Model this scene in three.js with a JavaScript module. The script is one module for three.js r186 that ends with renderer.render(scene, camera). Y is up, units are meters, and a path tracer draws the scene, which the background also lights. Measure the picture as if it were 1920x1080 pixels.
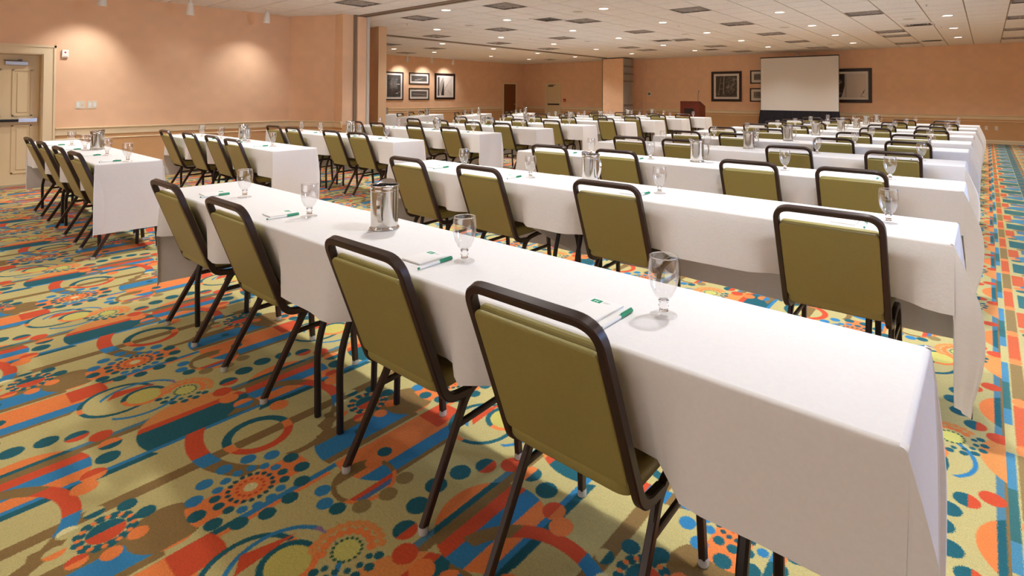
import * as THREE from 'three';
import { RoundedBoxGeometry } from 'three/addons/geometries/RoundedBoxGeometry.js';
import { mergeGeometries, toCreasedNormals } from 'three/addons/utils/BufferGeometryUtils.js';
import { RectAreaLightUniformsLib } from 'three/addons/lights/RectAreaLightUniformsLib.js';

// ------------------------------------------------------------------ camera, light levels, exposure
const scene = new THREE.Scene();
scene.background = new THREE.Color(0x000000);
const camera = new THREE.PerspectiveCamera(2 * Math.atan(540 / 1013.15) * 180 / Math.PI, 1920 / 1080, 0.05, 80);
camera.position.set(0, 1.311, 0);
camera.rotation.order = 'YXZ';
camera.rotation.set(0.0159, 0.6881, 0.0042);
camera.setViewOffset(1920, 1080, -57.6, 376.45, 1920, 1080);
const renderer = new THREE.WebGLRenderer({ antialias: true });
renderer.toneMapping = THREE.LinearToneMapping;
renderer.toneMappingExposure = 1.1;
renderer.shadowMap.enabled = true;
RectAreaLightUniformsLib.init();
const DOWN = 15.0;            // candela of one recessed downlight
const TRACK = 5;            // candela of one track head
const WARM = new THREE.Color(0.98, 0.99, 1.0);
const FOYER = 0.7;           // brightness of the foyer glazing behind the camera
const H = 2.85;              // ceiling
const RAIL = 0.81;

// ------------------------------------------------------------------ helpers
let seed = 20240611;
function rnd() { seed = (seed * 1664525 + 1013904223) >>> 0; return seed / 4294967296; }
function hash(x, y) { let h = (x * 374761393 + y * 668265263) | 0; h = Math.imul(h ^ (h >>> 13), 1274126177); return ((h ^ (h >>> 16)) >>> 0) / 4294967296; }
function vnoise(x, y, px = 1 << 20, py = 1 << 20) {
  const xi = Math.floor(x), yi = Math.floor(y), fx = x - xi, fy = y - yi;
  const sx = fx * fx * (3 - 2 * fx), sy = fy * fy * (3 - 2 * fy);
  const w = (a, p) => ((a % p) + p) % p;
  const a = hash(w(xi, px), w(yi, py)), b = hash(w(xi + 1, px), w(yi, py)), c = hash(w(xi, px), w(yi + 1, py)), d = hash(w(xi + 1, px), w(yi + 1, py));
  return (a + (b - a) * sx) * (1 - sy) + (c + (d - c) * sx) * sy;
}
const used = new Map();
function numbered(n) { const k = used.get(n) ?? 0; used.set(n, k + 1); return k ? n + '_' + String(k).padStart(3, '0') : n; }
function shade(o) { o.traverse(c => { if (c.isMesh) { c.castShadow = true; c.receiveShadow = true; } }); return o; }
function mesh(name, geo, mat, parent) { const m = new THREE.Mesh(geo, mat); m.name = name; m.castShadow = m.receiveShadow = true; parent.add(m); return m; }
function thing(name, label, category, group, pos = [0, 0, 0], turn = 0) {
  const o = new THREE.Group(); o.name = numbered(name); o.position.set(...pos); o.rotation.y = turn;
  o.userData = { label, category }; if (group) o.userData.group = group;
  scene.add(o); return o;
}
function single(name, geo, mat, label, category, group, pos = [0, 0, 0], turn = 0) {
  const m = mesh(numbered(name), geo, mat, scene); m.position.set(...pos); m.rotation.y = turn;
  m.userData = { label, category }; if (group) m.userData.group = group; return m;
}
function copyOf(src, label, pos, turn = 0) {
  const c = src.clone(); c.name = numbered(src.userData.base ?? src.name.replace(/_\d{3}$/, ''));
  c.userData = { ...src.userData, label }; c.position.set(...pos); c.rotation.y = turn; scene.add(c); return c;
}
function struct(name, geo, mat) { const m = mesh(name, geo, mat, scene); m.userData.kind = 'structure'; return m; }
function box(x0, x1, y0, y1, z0, z1) {
  const g = new THREE.BoxGeometry(Math.abs(x1 - x0), Math.abs(y1 - y0), Math.abs(z1 - z0));
  g.translate((x0 + x1) / 2, (y0 + y1) / 2, (z0 + z1) / 2); return g;
}
function boxUV(g, s = 1) { // uv in metres by the face direction
  const p = g.attributes.position, n = g.attributes.normal, uv = new Float32Array(p.count * 2);
  for (let i = 0; i < p.count; i++) {
    const ax = Math.abs(n.getX(i)), ay = Math.abs(n.getY(i)), az = Math.abs(n.getZ(i));
    const u = ax > ay && ax > az ? p.getZ(i) : p.getX(i), v = ay > ax && ay > az ? p.getZ(i) : p.getY(i);
    uv[2 * i] = u * s; uv[2 * i + 1] = v * s;
  }
  g.setAttribute('uv', new THREE.BufferAttribute(uv, 2)); return g;
}
const clean = g => { const n = g.index ? g.toNonIndexed() : g; for (const k of Object.keys(n.attributes)) if (!['position', 'normal', 'uv'].includes(k)) n.deleteAttribute(k); return n; };
const merge = a => mergeGeometries(a.map(clean), false);
const V = (x, y, z) => new THREE.Vector3(x, y, z);
// tube of rounded-square section along a smooth 3-D path, frame carried along without twist
function sweep(path, hw, hh, n0, cut = 0.28, closed = false) {
  const prof = []; const c = 1 - cut;
  for (const [a, b] of [[1, c], [c, 1], [-c, 1], [-1, c], [-1, -c], [-c, -1], [c, -1], [1, -c]]) prof.push([a * hw, b * hh]);
  const N = path.length, K = prof.length, pos = [], idx = [];
  let n = n0.clone().normalize(), tPrev = null;
  for (let i = 0; i < N; i++) {
    const t = path[Math.min(i + 1, N - 1)].clone().sub(path[Math.max(i - 1, 0)]).normalize();
    if (tPrev) { const ax = tPrev.clone().cross(t), s = ax.length(); if (s > 1e-7) n.applyAxisAngle(ax.divideScalar(s), Math.asin(Math.min(1, s))); }
    n.addScaledVector(t, -n.dot(t)).normalize();
    const b = t.clone().cross(n);
    for (const [u, v] of prof) pos.push(path[i].x + n.x * u + b.x * v, path[i].y + n.y * u + b.y * v, path[i].z + n.z * u + b.z * v);
    tPrev = t;
  }
  for (let i = 0; i < N - 1; i++) for (let k = 0; k < K; k++) { const a = i * K + k, b = i * K + (k + 1) % K, d = a + K, e = b + K; idx.push(a, b, d, b, e, d); }
  for (let k = 1; k < K - 1; k++) { idx.push(0, k + 1, k); const o = (N - 1) * K; idx.push(o, o + k, o + k + 1); }
  const g = new THREE.BufferGeometry(); g.setAttribute('position', new THREE.Float32BufferAttribute(pos, 3)); g.setIndex(idx);
  const r = toCreasedNormals(g, 0.6); r.setAttribute('uv', new THREE.Float32BufferAttribute(new Float32Array(r.attributes.position.count * 2), 2)); return r;
}
// polyline with rounded corners
function rounded(pts, radii, seg = 6) {
  const out = [pts[0].clone()];
  for (let i = 1; i < pts.length - 1; i++) {
    const a = pts[i - 1], p = pts[i], b = pts[i + 1], r = radii[i - 1] ?? 0.02;
    const da = a.clone().sub(p), db = b.clone().sub(p), la = da.length(), lb = db.length(); da.normalize(); db.normalize();
    const d = Math.min(r, la * 0.49, lb * 0.49);
    const A = p.clone().addScaledVector(da, d), B = p.clone().addScaledVector(db, d);
    for (let k = 0; k <= seg; k++) { const t = k / seg; out.push(A.clone().multiplyScalar((1 - t) * (1 - t)).addScaledVector(p, 2 * t * (1 - t)).addScaledVector(B, t * t)); }
  }
  out.push(pts[pts.length - 1].clone()); return out;
}
function tube(pts, r, seg = 24, rad = 8) { return new THREE.TubeGeometry(new THREE.CatmullRomCurve3(pts), seg, r, rad, false); }
const lathe = (prof, seg = 24) => new THREE.LatheGeometry(prof.map(([r, y]) => new THREE.Vector2(r, y)), seg);
function dataTex(w, h, fill, color = true) {
  const d = new Uint8Array(w * h * 4);
  for (let j = 0; j < h; j++) for (let i = 0; i < w; i++) { const c = fill(i, j); const o = (j * w + i) * 4; d[o] = c[0]; d[o + 1] = c[1]; d[o + 2] = c[2]; d[o + 3] = 255; }
  const t = new THREE.DataTexture(d, w, h, THREE.RGBAFormat); t.magFilter = THREE.LinearFilter; t.minFilter = THREE.LinearMipmapLinearFilter; t.generateMipmaps = true;
  t.wrapS = t.wrapT = THREE.RepeatWrapping; if (color) t.colorSpace = THREE.SRGBColorSpace; t.needsUpdate = true; return t;
}
const ORD = ['nearest', 'second', 'third', 'fourth', 'fifth', 'sixth', 'seventh', 'eighth', 'ninth', 'tenth', 'eleventh', 'twelfth'];
const ORDF = ['first', ...ORD.slice(1)];

// ------------------------------------------------------------------ textures
const PX = 1.32, PZ = 0.886;                       // carpet repeat in metres
const KH = '#bfb174', BR = '#86693a', OR = '#e8803f', RD = '#cf4d27', TE = '#175c66', BL = '#2f7dab', PK = '#d9cf95';
function carpetTexture() {
  const W = 1648, Hh = 1106, cv = document.createElement('canvas'); cv.width = W; cv.height = Hh;
  const c = cv.getContext('2d'); c.fillStyle = KH; c.fillRect(0, 0, W, Hh);
  const S = W / PX, SZ = Hh / PZ;
  const each = f => { for (let a = -1; a <= 2; a++) for (let b = -1; b <= 2; b++) { c.save(); c.setTransform(S, 0, 0, SZ, (a * PX + 3 * PX) * S, (b * PZ + 1 * PZ) * SZ); f(); c.restore(); } };
  const disc = (x, z, r, col) => each(() => { c.fillStyle = col; c.beginPath(); c.arc(x, z, r, 0, 7); c.fill(); });
  // disc cut into bands along z
  const bands = (x, z, r, list, clipF) => each(() => { c.beginPath(); c.arc(x, z, r, 0, 7); c.clip(); for (const [x0, x1, col] of list) { c.fillStyle = col; c.fillRect(x0, z - r, x1 - x0, 2 * r); } });
  const ring = (x, z, r, wd, list, z0 = -9, z1 = 9) => each(() => { for (const [x0, x1, col] of list) { c.save(); c.beginPath(); c.rect(x0, z0, x1 - x0, z1 - z0); c.clip(); c.strokeStyle = col; c.lineWidth = wd; c.beginPath(); c.arc(x, z, r, 0, 7); c.stroke(); c.restore(); } });
  const stripe = (x0, x1, col, z0 = -3, z1 = 3) => each(() => { c.fillStyle = col; c.fillRect(x0, z0, x1 - x0, z1 - z0); });
  const dots = (x, z, r, dr, n, col, a0 = 0, a1 = 6.2832) => { for (let i = 0; i < n; i++) { const a = a0 + (a1 - a0) * i / n; disc(x + r * Math.cos(a), z + r * Math.sin(a), dr, typeof col === 'function' ? col(a) : col); } };
  // long stripes
  stripe(-2.195, -2.145, BR);
  stripe(-2.392, -2.372, BL); stripe(-2.372, -2.345, TE);
  stripe(-2.625, -2.603, '#4f7f92'); stripe(-2.603, -2.575, BR);
  stripe(-1.805, -1.782, BL, -1.05, -0.40); stripe(-1.805, -1.782, TE, -0.72, -0.5); stripe(-1.782, -1.765, OR, -1.0, -0.40);
  // big banded circles
  bands(-2.46, -0.83, 0.21, [[-2.7, -2.565, '#dd8f4a'], [-2.565, -2.53, RD], [-2.53, -2.39, TE], [-2.39, -2.37, BL], [-2.37, -2.2, KH]]);
  each(() => { c.fillStyle = BR; c.beginPath(); c.moveTo(-2.5, -1.035); c.lineTo(-2.40, -0.90); c.lineTo(-2.385, -1.04); c.fill(); });
  bands(-2.50, -0.315, 0.175, [[-2.7, -2.625, OR], [-2.625, -2.603, TE], [-2.603, -2.565, BR], [-2.565, -2.515, RD], [-2.515, -2.45, BL], [-2.45, -2.39, OR], [-2.39, -2.37, BL], [-2.37, -2.34, TE]]);
  bands(-3.07, -0.36, 0.215, [[-3.3, -3.125, KH], [-3.125, -2.985, OR], [-2.985, -2.925, BL], [-2.925, -2.905, BR]]);
  each(() => { c.save(); c.beginPath(); c.arc(-3.06, -0.49, 0.16, 0, 7); c.clip(); c.fillStyle = RD; c.fillRect(-3.125, -0.70, 0.12, 0.18); c.restore(); });
  bands(-1.86, -0.33, 0.20, [[-2.1, -2.0, KH], [-2.0, -1.945, BR], [-1.945, -1.845, BL], [-1.845, -1.815, BR]]);
  bands(-1.93, -0.56, 0.10, [[-2.03, -1.84, BR], [-1.84, -1.812, OR], [-1.812, -1.79, TE]]);
  // wide arcs
  ring(-2.27, -0.15, 0.245, 0.048, [[-2.6, -2.42, BR], [-2.42, -2.215, RD], [-2.215, -2.14, BL], [-2.14, -1.9, BR]], -0.9, -0.22);
  ring(-2.22, -1.10, 0.355, 0.06, [[-2.39, -2.205, RD], [-2.205, -2.13, BL], [-2.13, -1.98, BR]], -0.9, -0.70);
  ring(-2.13, -1.01, 0.165, 0.028, [[-2.11, -1.9, BR]], -1.3, -0.95);
  // ring with the stripe through it
  disc(-2.185, -0.935, 0.10, KH); stripe(-2.195, -2.145, BR, -1.03, -0.85);
  ring(-2.185, -0.935, 0.106, 0.032, [[-2.4, -2.195, TE], [-2.195, -2.145, OR], [-2.145, -1.9, RD]]);
  // daisy of dots
  bands(-1.91, -0.795, 0.185, [[-1.965, -1.855, OR]]);
  disc(-1.91, -0.795, 0.058, OR); 
  const sel = a => (Math.abs(Math.sin(a)) < 0.55 && Math.cos(a) < 0.2 ? BL : TE);
  dots(-1.91, -0.795, 0.0665, 0.0085, 18, '#1f4f58'); dots(-1.91, -0.795, 0.1025, 0.0165, 15, a => (Math.cos(a) < -0.3 || Math.cos(a) > 0.55 ? BL : TE), 0.2, 6.48);
  dots(-1.91, -0.795, 0.161, 0.026, 13, a => (Math.cos(a) < -0.35 ? BL : TE), 0.1, 6.38);
  dots(-1.91, -0.795, 0.040, 0.006, 14, RD); disc(-1.91, -0.795, 0.021, PK);
  // lens with its satellites
  dots(-2.05, -0.44, 0.066, 0.016, 12, TE); dots(-2.05, -0.44, 0.066, 0.0085, 12, OR, 0.26, 6.54);
  bands(-2.05, -0.44, 0.049, [[-2.2, -2.055, TE], [-2.055, -1.9, RD]]);
  for (const [x, z, a, b] of [[-1.97, -0.50, OR, OR], [-1.94, -0.43, OR, OR], [-1.98, -0.36, RD, OR], [-2.13, -0.51, TE, TE], [-2.05, -0.54, TE, TE], [-2.13, -0.365, PK, KH], [-2.065, -0.325, KH, OR], [-2.17, -0.435, KH, TE]]) bands(x, z, 0.027, [[x - 0.03, x, a], [x, x + 0.03, b]]);
  disc(-1.90, -0.31, 0.02, TE);
  // row of large dots round the banded circle
  for (const [x, z, a, b] of [[-2.76, -0.31, TE, TE], [-2.745, -0.405, TE, TE], [-2.70, -0.485, TE, RD], [-2.635, -0.545, RD, RD], [-2.55, -0.555, OR, TE], [-2.46, -0.53, TE, TE], [-2.385, -0.475, RD, OR], [-2.735, -0.215, TE, TE], [-2.685, -0.13, TE, RD], [-2.615, -0.078, RD, RD], [-2.535, -0.075, OR, OR], [-2.45, -0.10, OR, BL], [-2.33, -0.44, OR, OR], [-2.32, -0.19, OR, OR]])
    bands(x, z, 0.037, [[x - 0.04, x + 0.003, a], [x + 0.003, x + 0.04, b]]);
  // interlocking thin rings
  ring(-2.89, -0.655, 0.128, 0.018, [[-3.1, -2.915, TE], [-2.915, -2.87, OR], [-2.87, -2.6, TE]]);
  ring(-2.83, -0.715, 0.15, 0.015, [[-3.1, -2.90, BL], [-2.90, -2.86, '#8b6f93'], [-2.86, -2.6, BL]], -0.86, -0.60);
  disc(-2.84, -0.735, 0.066, '#c6bb62'); ring(-2.84, -0.735, 0.072, 0.019, [[-3, -2.85, TE], [-2.85, -2.6, OR]]);
  each(() => { c.fillStyle = RD; c.beginPath(); c.moveTo(-2.97, -0.66); c.lineTo(-2.925, -0.80); c.lineTo(-2.91, -0.62); c.fill(); });
  // small dotted wreath
  disc(-2.755, -0.865, 0.038, '#c9c46a'); dots(-2.755, -0.865, 0.041, 0.0052, 17, '#2b5a36');
  dots(-2.755, -0.865, 0.068, 0.014, 9, OR, 2.2, 5.8); dots(-2.755, -0.865, 0.096, 0.014, 12, '#dd8f4a', 2.4, 5.6);
  dots(-2.755, -0.865, 0.074, 0.010, 5, TE, -0.4, 1.9); dots(-2.755, -0.865, 0.10, 0.014, 6, TE, -0.5, 2.0);
  // brown and orange ring with brown dots
  ring(-2.965, -1.055, 0.098, 0.017, [[-3.2, -2.93, BR], [-2.93, -2.7, OR]]);
  each(() => { c.save(); c.beginPath(); c.arc(-2.965, -1.055, 0.092, 0, 7); c.clip(); c.fillStyle = BR; c.fillRect(-3.07, -1.16, 0.055, 0.2); c.fillStyle = RD; c.fillRect(-2.925, -1.16, 0.02, 0.2); c.fillStyle = '#4f6f9a'; c.fillRect(-2.905, -1.16, 0.02, 0.2); c.restore(); });
  for (const [x, z] of [[-2.87, -1.15], [-2.85, -1.07], [-2.87, -0.985]]) disc(x, z, 0.03, '#8f7a48');
  for (const [x, z] of [[-3.03, -0.94], [-2.97, -0.915]]) disc(x, z, 0.026, BL);
  disc(-2.92, -0.93, 0.026, TE);
  disc(-3.04, -0.30, 0.026, TE); disc(-3.02, -0.24, 0.03, OR);
  // tufts: each sampled from a jittered place, with its own slight tone
  const src = c.getImageData(0, 0, W, Hh).data;
  return dataTex(W, Hh, (i, j) => {
    const a = Math.round((hash(i >> 1, j >> 1) - 0.5) * 7), b = Math.round((hash((i >> 1) + 777, (j >> 1) + 333) - 0.5) * 7);
    const o = (((j + b + Hh) % Hh) * W + ((i + a + W) % W)) * 4, n = 0.86 + 0.28 * hash(i + 91, j + 17);
    return [Math.min(255, src[o] * n), Math.min(255, src[o + 1] * n), Math.min(255, src[o + 2] * n)];
  });
}
const BX0 = 0.045, BX1 = 0.445;
function borderTexture() {
  const W = 512, Hh = 1134, cv = document.createElement('canvas'); cv.width = W; cv.height = Hh; const c = cv.getContext('2d');
  const w = BX1 - BX0; c.setTransform(W / w, 0, 0, Hh / PZ, 0, 0); c.fillStyle = KH; c.fillRect(0, 0, w, PZ); c.globalAlpha = 0.82;
  const R = (x0, x1, z0, z1, col) => { c.fillStyle = col; c.fillRect(x0, z0, x1 - x0, z1 - z0); };
  R(0, w, 0, PZ, KH);
  const dome = (x0, x1, z0, z1, col) => { c.fillStyle = col; c.beginPath(); c.moveTo(x1, z0); c.lineTo(x1, z1); c.ellipse(x1, (z0 + z1) / 2, x1 - x0, (z1 - z0) / 2, 0, Math.PI / 2, Math.PI * 1.5); c.fill(); };
  const trap = (x0, x1, z0, z1, k, col) => { c.fillStyle = col; c.beginPath(); c.moveTo(x0, z0); c.lineTo(x1, z0 + k); c.lineTo(x1, z1 + k); c.lineTo(x0, z1); c.fill(); };
  const oval = (x, z, rx, rz, col) => { c.fillStyle = col; c.beginPath(); c.ellipse(x, z, rx, rz, 0, 0, 7); c.fill(); };
  R(0, 0.026, 0, 0.24, BL); R(0, 0.026, 0.24, 0.52, TE); R(0, 0.026, 0.52, 0.66, BL);
  R(0.032, 0.078, 0, 0.40, BR); R(0.032, 0.078, 0.47, 0.82, RD); oval(0.055, 0.435, 0.026, 0.045, OR); oval(0.055, 0.85, 0.026, 0.045, OR);
  R(0.084, 0.15, 0.02, 0.30, RD); trap(0.10, 0.31, 0.52, 0.80, 0.06, TE); dome(0.12, 0.31, 0.20, 0.48, BL); oval(0.13, 0.42, 0.035, 0.03, TE); oval(0.19, 0.86, 0.05, 0.03, BR);
  oval(0.12, 0.36, 0.035, 0.035, OR); trap(0.17, 0.31, -0.02, 0.14, 0.05, '#3d6f9a'); oval(0.25, 0.50, 0.05, 0.022, BR); oval(0.25, 0.17, 0.045, 0.025, OR);
  R(0.315, 0.40, 0, PZ, '#2f5f74'); for (let k = 0; k < 4; k++) { oval(0.355, 0.11 + k * 0.2215, 0.035, 0.05, k % 2 ? BR : TE); }
  const src = c.getImageData(0, 0, W, Hh).data;
  return dataTex(W, Hh, (i, j) => {
    const a = Math.round((hash(i >> 1, j >> 1) - 0.5) * 7), b = Math.round((hash((i >> 1) + 777, (j >> 1) + 333) - 0.5) * 7);
    const o = (((j + b + Hh) % Hh) * W + Math.min(W - 1, Math.max(0, i + a))) * 4, n = 0.86 + 0.28 * hash(i + 91, j + 17);
    return [Math.min(255, src[o] * n), Math.min(255, src[o + 1] * n), Math.min(255, src[o + 2] * n)];
  });
}
const pileBump = dataTex(256, 256, (i, j) => { const v = 255 * (0.6 * hash(i >> 1, j >> 1) + 0.4 * hash(i + 5, j + 9)); return [v, v, v]; }, false);
const fine = dataTex(256, 256, (i, j) => { const v = 255 * (0.5 * vnoise(i / 4, j / 4, 64, 64) + 0.5 * vnoise(i / 16, j / 16, 16, 16)); return [v, v, v]; }, false);
function tinted(hex, amp, cell = 8) { const c = new THREE.Color(hex), r = [(hex >> 16) & 255, (hex >> 8) & 255, hex & 255];
  return dataTex(256, 256, (i, j) => { const n = 1 + amp * (0.6 * vnoise(i / cell, j / cell, 256 / cell, 256 / cell) + 0.4 * hash(i, j) - 0.5); return r.map(v => Math.max(0, Math.min(255, v * n))); }); }

// ------------------------------------------------------------------ materials
const std = (o) => new THREE.MeshStandardMaterial(o);
const M = {};
const wallTex = tinted(0xf3c7a0, 0.05, 32), lowTex = tinted(0xd9aa76, 0.05, 32);
M.wall = std({ map: wallTex, roughness: 0.72, bumpMap: fine, bumpScale: 0.0006 });
M.low = std({ map: lowTex, roughness: 0.7, bumpMap: fine, bumpScale: 0.0006 });
M.trim = std({ color: 0xecd6ae, roughness: 0.5 });
M.door = std({ color: 0xe6cfa3, roughness: 0.5 });
M.brown = std({ color: 0x7a4a25, roughness: 0.55 });
const tileTex = dataTex(256, 256, (i, j) => { const f = hash(i, j) > 0.965 ? 0.82 : 1, n = (0.97 + 0.05 * hash(i >> 1, j >> 1)) * f; return [246 * n, 243 * n, 240 * n]; });
M.tile = std({ map: tileTex, roughness: 0.95 });
M.grid = std({ color: 0x9a8874, roughness: 0.6 });
M.slab = std({ color: 0xc9c0b4, roughness: 0.9 });
M.track = std({ color: 0x8d7c69, roughness: 0.5, metalness: 0.2 });
M.carpet = std({ map: carpetTexture(), roughness: 1, bumpMap: pileBump, bumpScale: 0.0012 });
M.border = std({ map: borderTexture(), roughness: 1, bumpMap: pileBump, bumpScale: 0.0012 });
M.cloth = std({ map: tinted(0xf0edea, 0.02, 4), roughness: 0.62, bumpMap: fine, bumpScale: 0.0004, side: THREE.DoubleSide });
M.vinyl = std({ map: tinted(0x9b8f50, 0.05, 4), roughness: 0.38, bumpMap: fine, bumpScale: 0.0003 });
M.tubeMetal = std({ color: 0x3a2a22, roughness: 0.34, metalness: 0.2 });
M.tableMetal = std({ color: 0x2a211d, roughness: 0.42, metalness: 0.3 });
M.tabletop = std({ map: tinted(0x8c7253, 0.12, 16), roughness: 0.5 });
M.glide = new THREE.MeshPhysicalMaterial({ color: 0xe9e6df, roughness: 0.25, transmission: 0.4, thickness: 0 });
M.glass = new THREE.MeshPhysicalMaterial({ color: 0xffffff, roughness: 0.02, transmission: 1, thickness: 0.003, ior: 1.5 });
M.thinGlass = new THREE.MeshPhysicalMaterial({ color: 0xfdfdfd, roughness: 0, transmission: 1, thickness: 0, ior: 1.95 });
M.steel = std({ color: 0xd2cdc6, roughness: 0.13, metalness: 1 });
M.alu = std({ color: 0xb7b1a8, roughness: 0.35, metalness: 0.85 });
M.hinge = std({ color: 0x8b8075, roughness: 0.5, metalness: 0.2 });
M.post = std({ color: 0xd2ccc2, roughness: 0.4, metalness: 0.05 });
M.casing = std({ color: 0xe9c296, roughness: 0.55 });
M.stackEdge = std({ color: 0xa89e91, roughness: 0.45, metalness: 0.05 });
M.chrome = std({ color: 0xd8d6d2, roughness: 0.2, metalness: 1 });
M.paper = std({ color: 0xf4f2ee, roughness: 0.85 });
M.green = std({ color: 0x16976c, roughness: 0.35 });
M.penWhite = std({ color: 0xefefec, roughness: 0.3 });
M.black = std({ color: 0x17130f, roughness: 0.5 });
M.skirt = std({ color: 0x1b1720, roughness: 0.85, side: THREE.DoubleSide });
M.screen = std({ color: 0xdcd6cd, roughness: 0.85 });
M.frame = std({ color: 0x2a1710, roughness: 0.35 });
M.mat = std({ color: 0xe9e2d8, roughness: 0.9 });
M.plastic = std({ color: 0xe7dcc4, roughness: 0.45 });
M.white = std({ color: 0xf1ece4, roughness: 0.4 });
M.red = std({ color: 0xb9301f, roughness: 0.4 });
M.lectern = std({ map: (() => { return dataTex(128, 256, (i, j) => { const n = 0.85 + 0.3 * vnoise(i / 3, j / 40, 43, 7) ; return [108 * n, 42 * n, 24 * n]; }); })(), roughness: 0.35 });
M.lens = std({ color: 0xfff3df, emissive: new THREE.Color(1.0, 0.9, 0.76), emissiveIntensity: 4.5, roughness: 0.5 });
M.louver = std({ color: 0xc6beb5, roughness: 0.35, metalness: 0.1 });
M.vent = std({ color: 0x6c6258, roughness: 0.5 });
M.pane = new THREE.MeshPhysicalMaterial({ color: 0xffffff, roughness: 0, transmission: 1, thickness: 0 });

// ------------------------------------------------------------------ setting: floor
const XL = -17.65, XN = -10.58, XR = 3.2, ZB = -19.93, ZN = 5.2;
{
  const quad = (x0, x1, z0, z1, uvf) => {
    const g = new THREE.PlaneGeometry(1, 1); const P = [[x0, z0], [x1, z0], [x0, z1], [x1, z1]];
    for (let i = 0; i < 4; i++) { g.attributes.position.setXYZ(i, P[i][0], 0, P[i][1]); g.attributes.normal.setXYZ(i, 0, 1, 0); const [u, v] = uvf(...P[i]); g.attributes.uv.setXY(i, u, v); }
    return g;
  };
  const f = (x, z) => [x / PX, z / PZ];
  const floor = struct('floor', merge([quad(XL - 0.2, BX0, ZB - 0.2, ZN + 0.2, f), quad(BX1, XR + 0.2, ZB - 0.2, ZN + 0.2, f), boxUV(box(XL - 0.2, XR + 0.2, -0.15, -0.004, ZB - 0.2, ZN + 0.2))]), M.carpet);
  mesh('carpet_border', quad(BX0, BX1, ZB - 0.2, ZN + 0.2, (x, z) => [(x - BX0) / (BX1 - BX0), z / PZ]), M.border, floor);
}
// ------------------------------------------------------------------ setting: walls, rails, baseboards
const wallPair = (name, b, T = 0.15) => {     // upper paint is the wall itself, the darker dado below the rail its part
  const w = struct(name, boxUV(box(b[0], b[1], RAIL - 0.06, H + 0.2, b[2], b[3])), M.wall);
  mesh('dado', boxUV(box(b[0], b[1], 0, RAIL - 0.06, b[2], b[3])), M.low, w); return w;
};
// moulded rail and baseboard along a wall line: from a to b, facing direction n
function railGeo(a, b, n, y0, y1, d, profile) {
  const len = Math.hypot(b[0] - a[0], b[1] - a[1]);
  const sh = new THREE.Shape(); profile.forEach(([t, y], i) => i ? sh.lineTo(t * d, y0 + y * (y1 - y0)) : sh.moveTo(t * d, y0 + y * (y1 - y0)));
  const g = new THREE.ExtrudeGeometry(sh, { depth: len, bevelEnabled: false });
  const dir = V((b[0] - a[0]) / len, 0, (b[1] - a[1]) / len), nn = V(n[0], 0, n[1]);
  const m = new THREE.Matrix4().makeBasis(nn, V(0, 1, 0), dir); m.setPosition(a[0], 0, a[1]);
  g.applyMatrix4(m);
  if (nn.clone().cross(V(0, 1, 0)).dot(dir) < 0) { const p = g.index; if (!p) { const q = g.attributes.position; for (let i = 0; i < q.count; i += 3) { const x = q.getX(i + 1), y = q.getY(i + 1), z = q.getZ(i + 1); q.setXYZ(i + 1, q.getX(i + 2), q.getY(i + 2), q.getZ(i + 2)); q.setXYZ(i + 2, x, y, z); } g.computeVertexNormals(); } }
  return g;
}
const RP = [[0, 0], [0.45, 0], [0.45, 0.70], [0.7, 0.76], [1, 0.88], [1, 0.97], [0.8, 1], [0, 1]];
const LP = [[0, 0], [0.7, 0], [1, 0.4], [0.6, 0.8], [0.2, 1], [0, 1]];
const BP = [[0, 0], [1, 0], [1, 0.78], [0.7, 0.86], [0.5, 0.95], [0.2, 1], [0, 1]];
let trimNo = 1; 
function trims(side, a, b, n) {
  const r = struct('trim_' + trimNo++, railGeo(a, b, n, RAIL - 0.115, RAIL, 0.035, RP), M.trim);
  mesh('lower_moulding', railGeo(a, b, n, RAIL - 0.185, RAIL - 0.165, 0.015, LP), M.trim, r);
  struct('baseboard_' + side, railGeo(a, b, n, 0, 0.115, 0.018, BP), M.trim);
}
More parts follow.
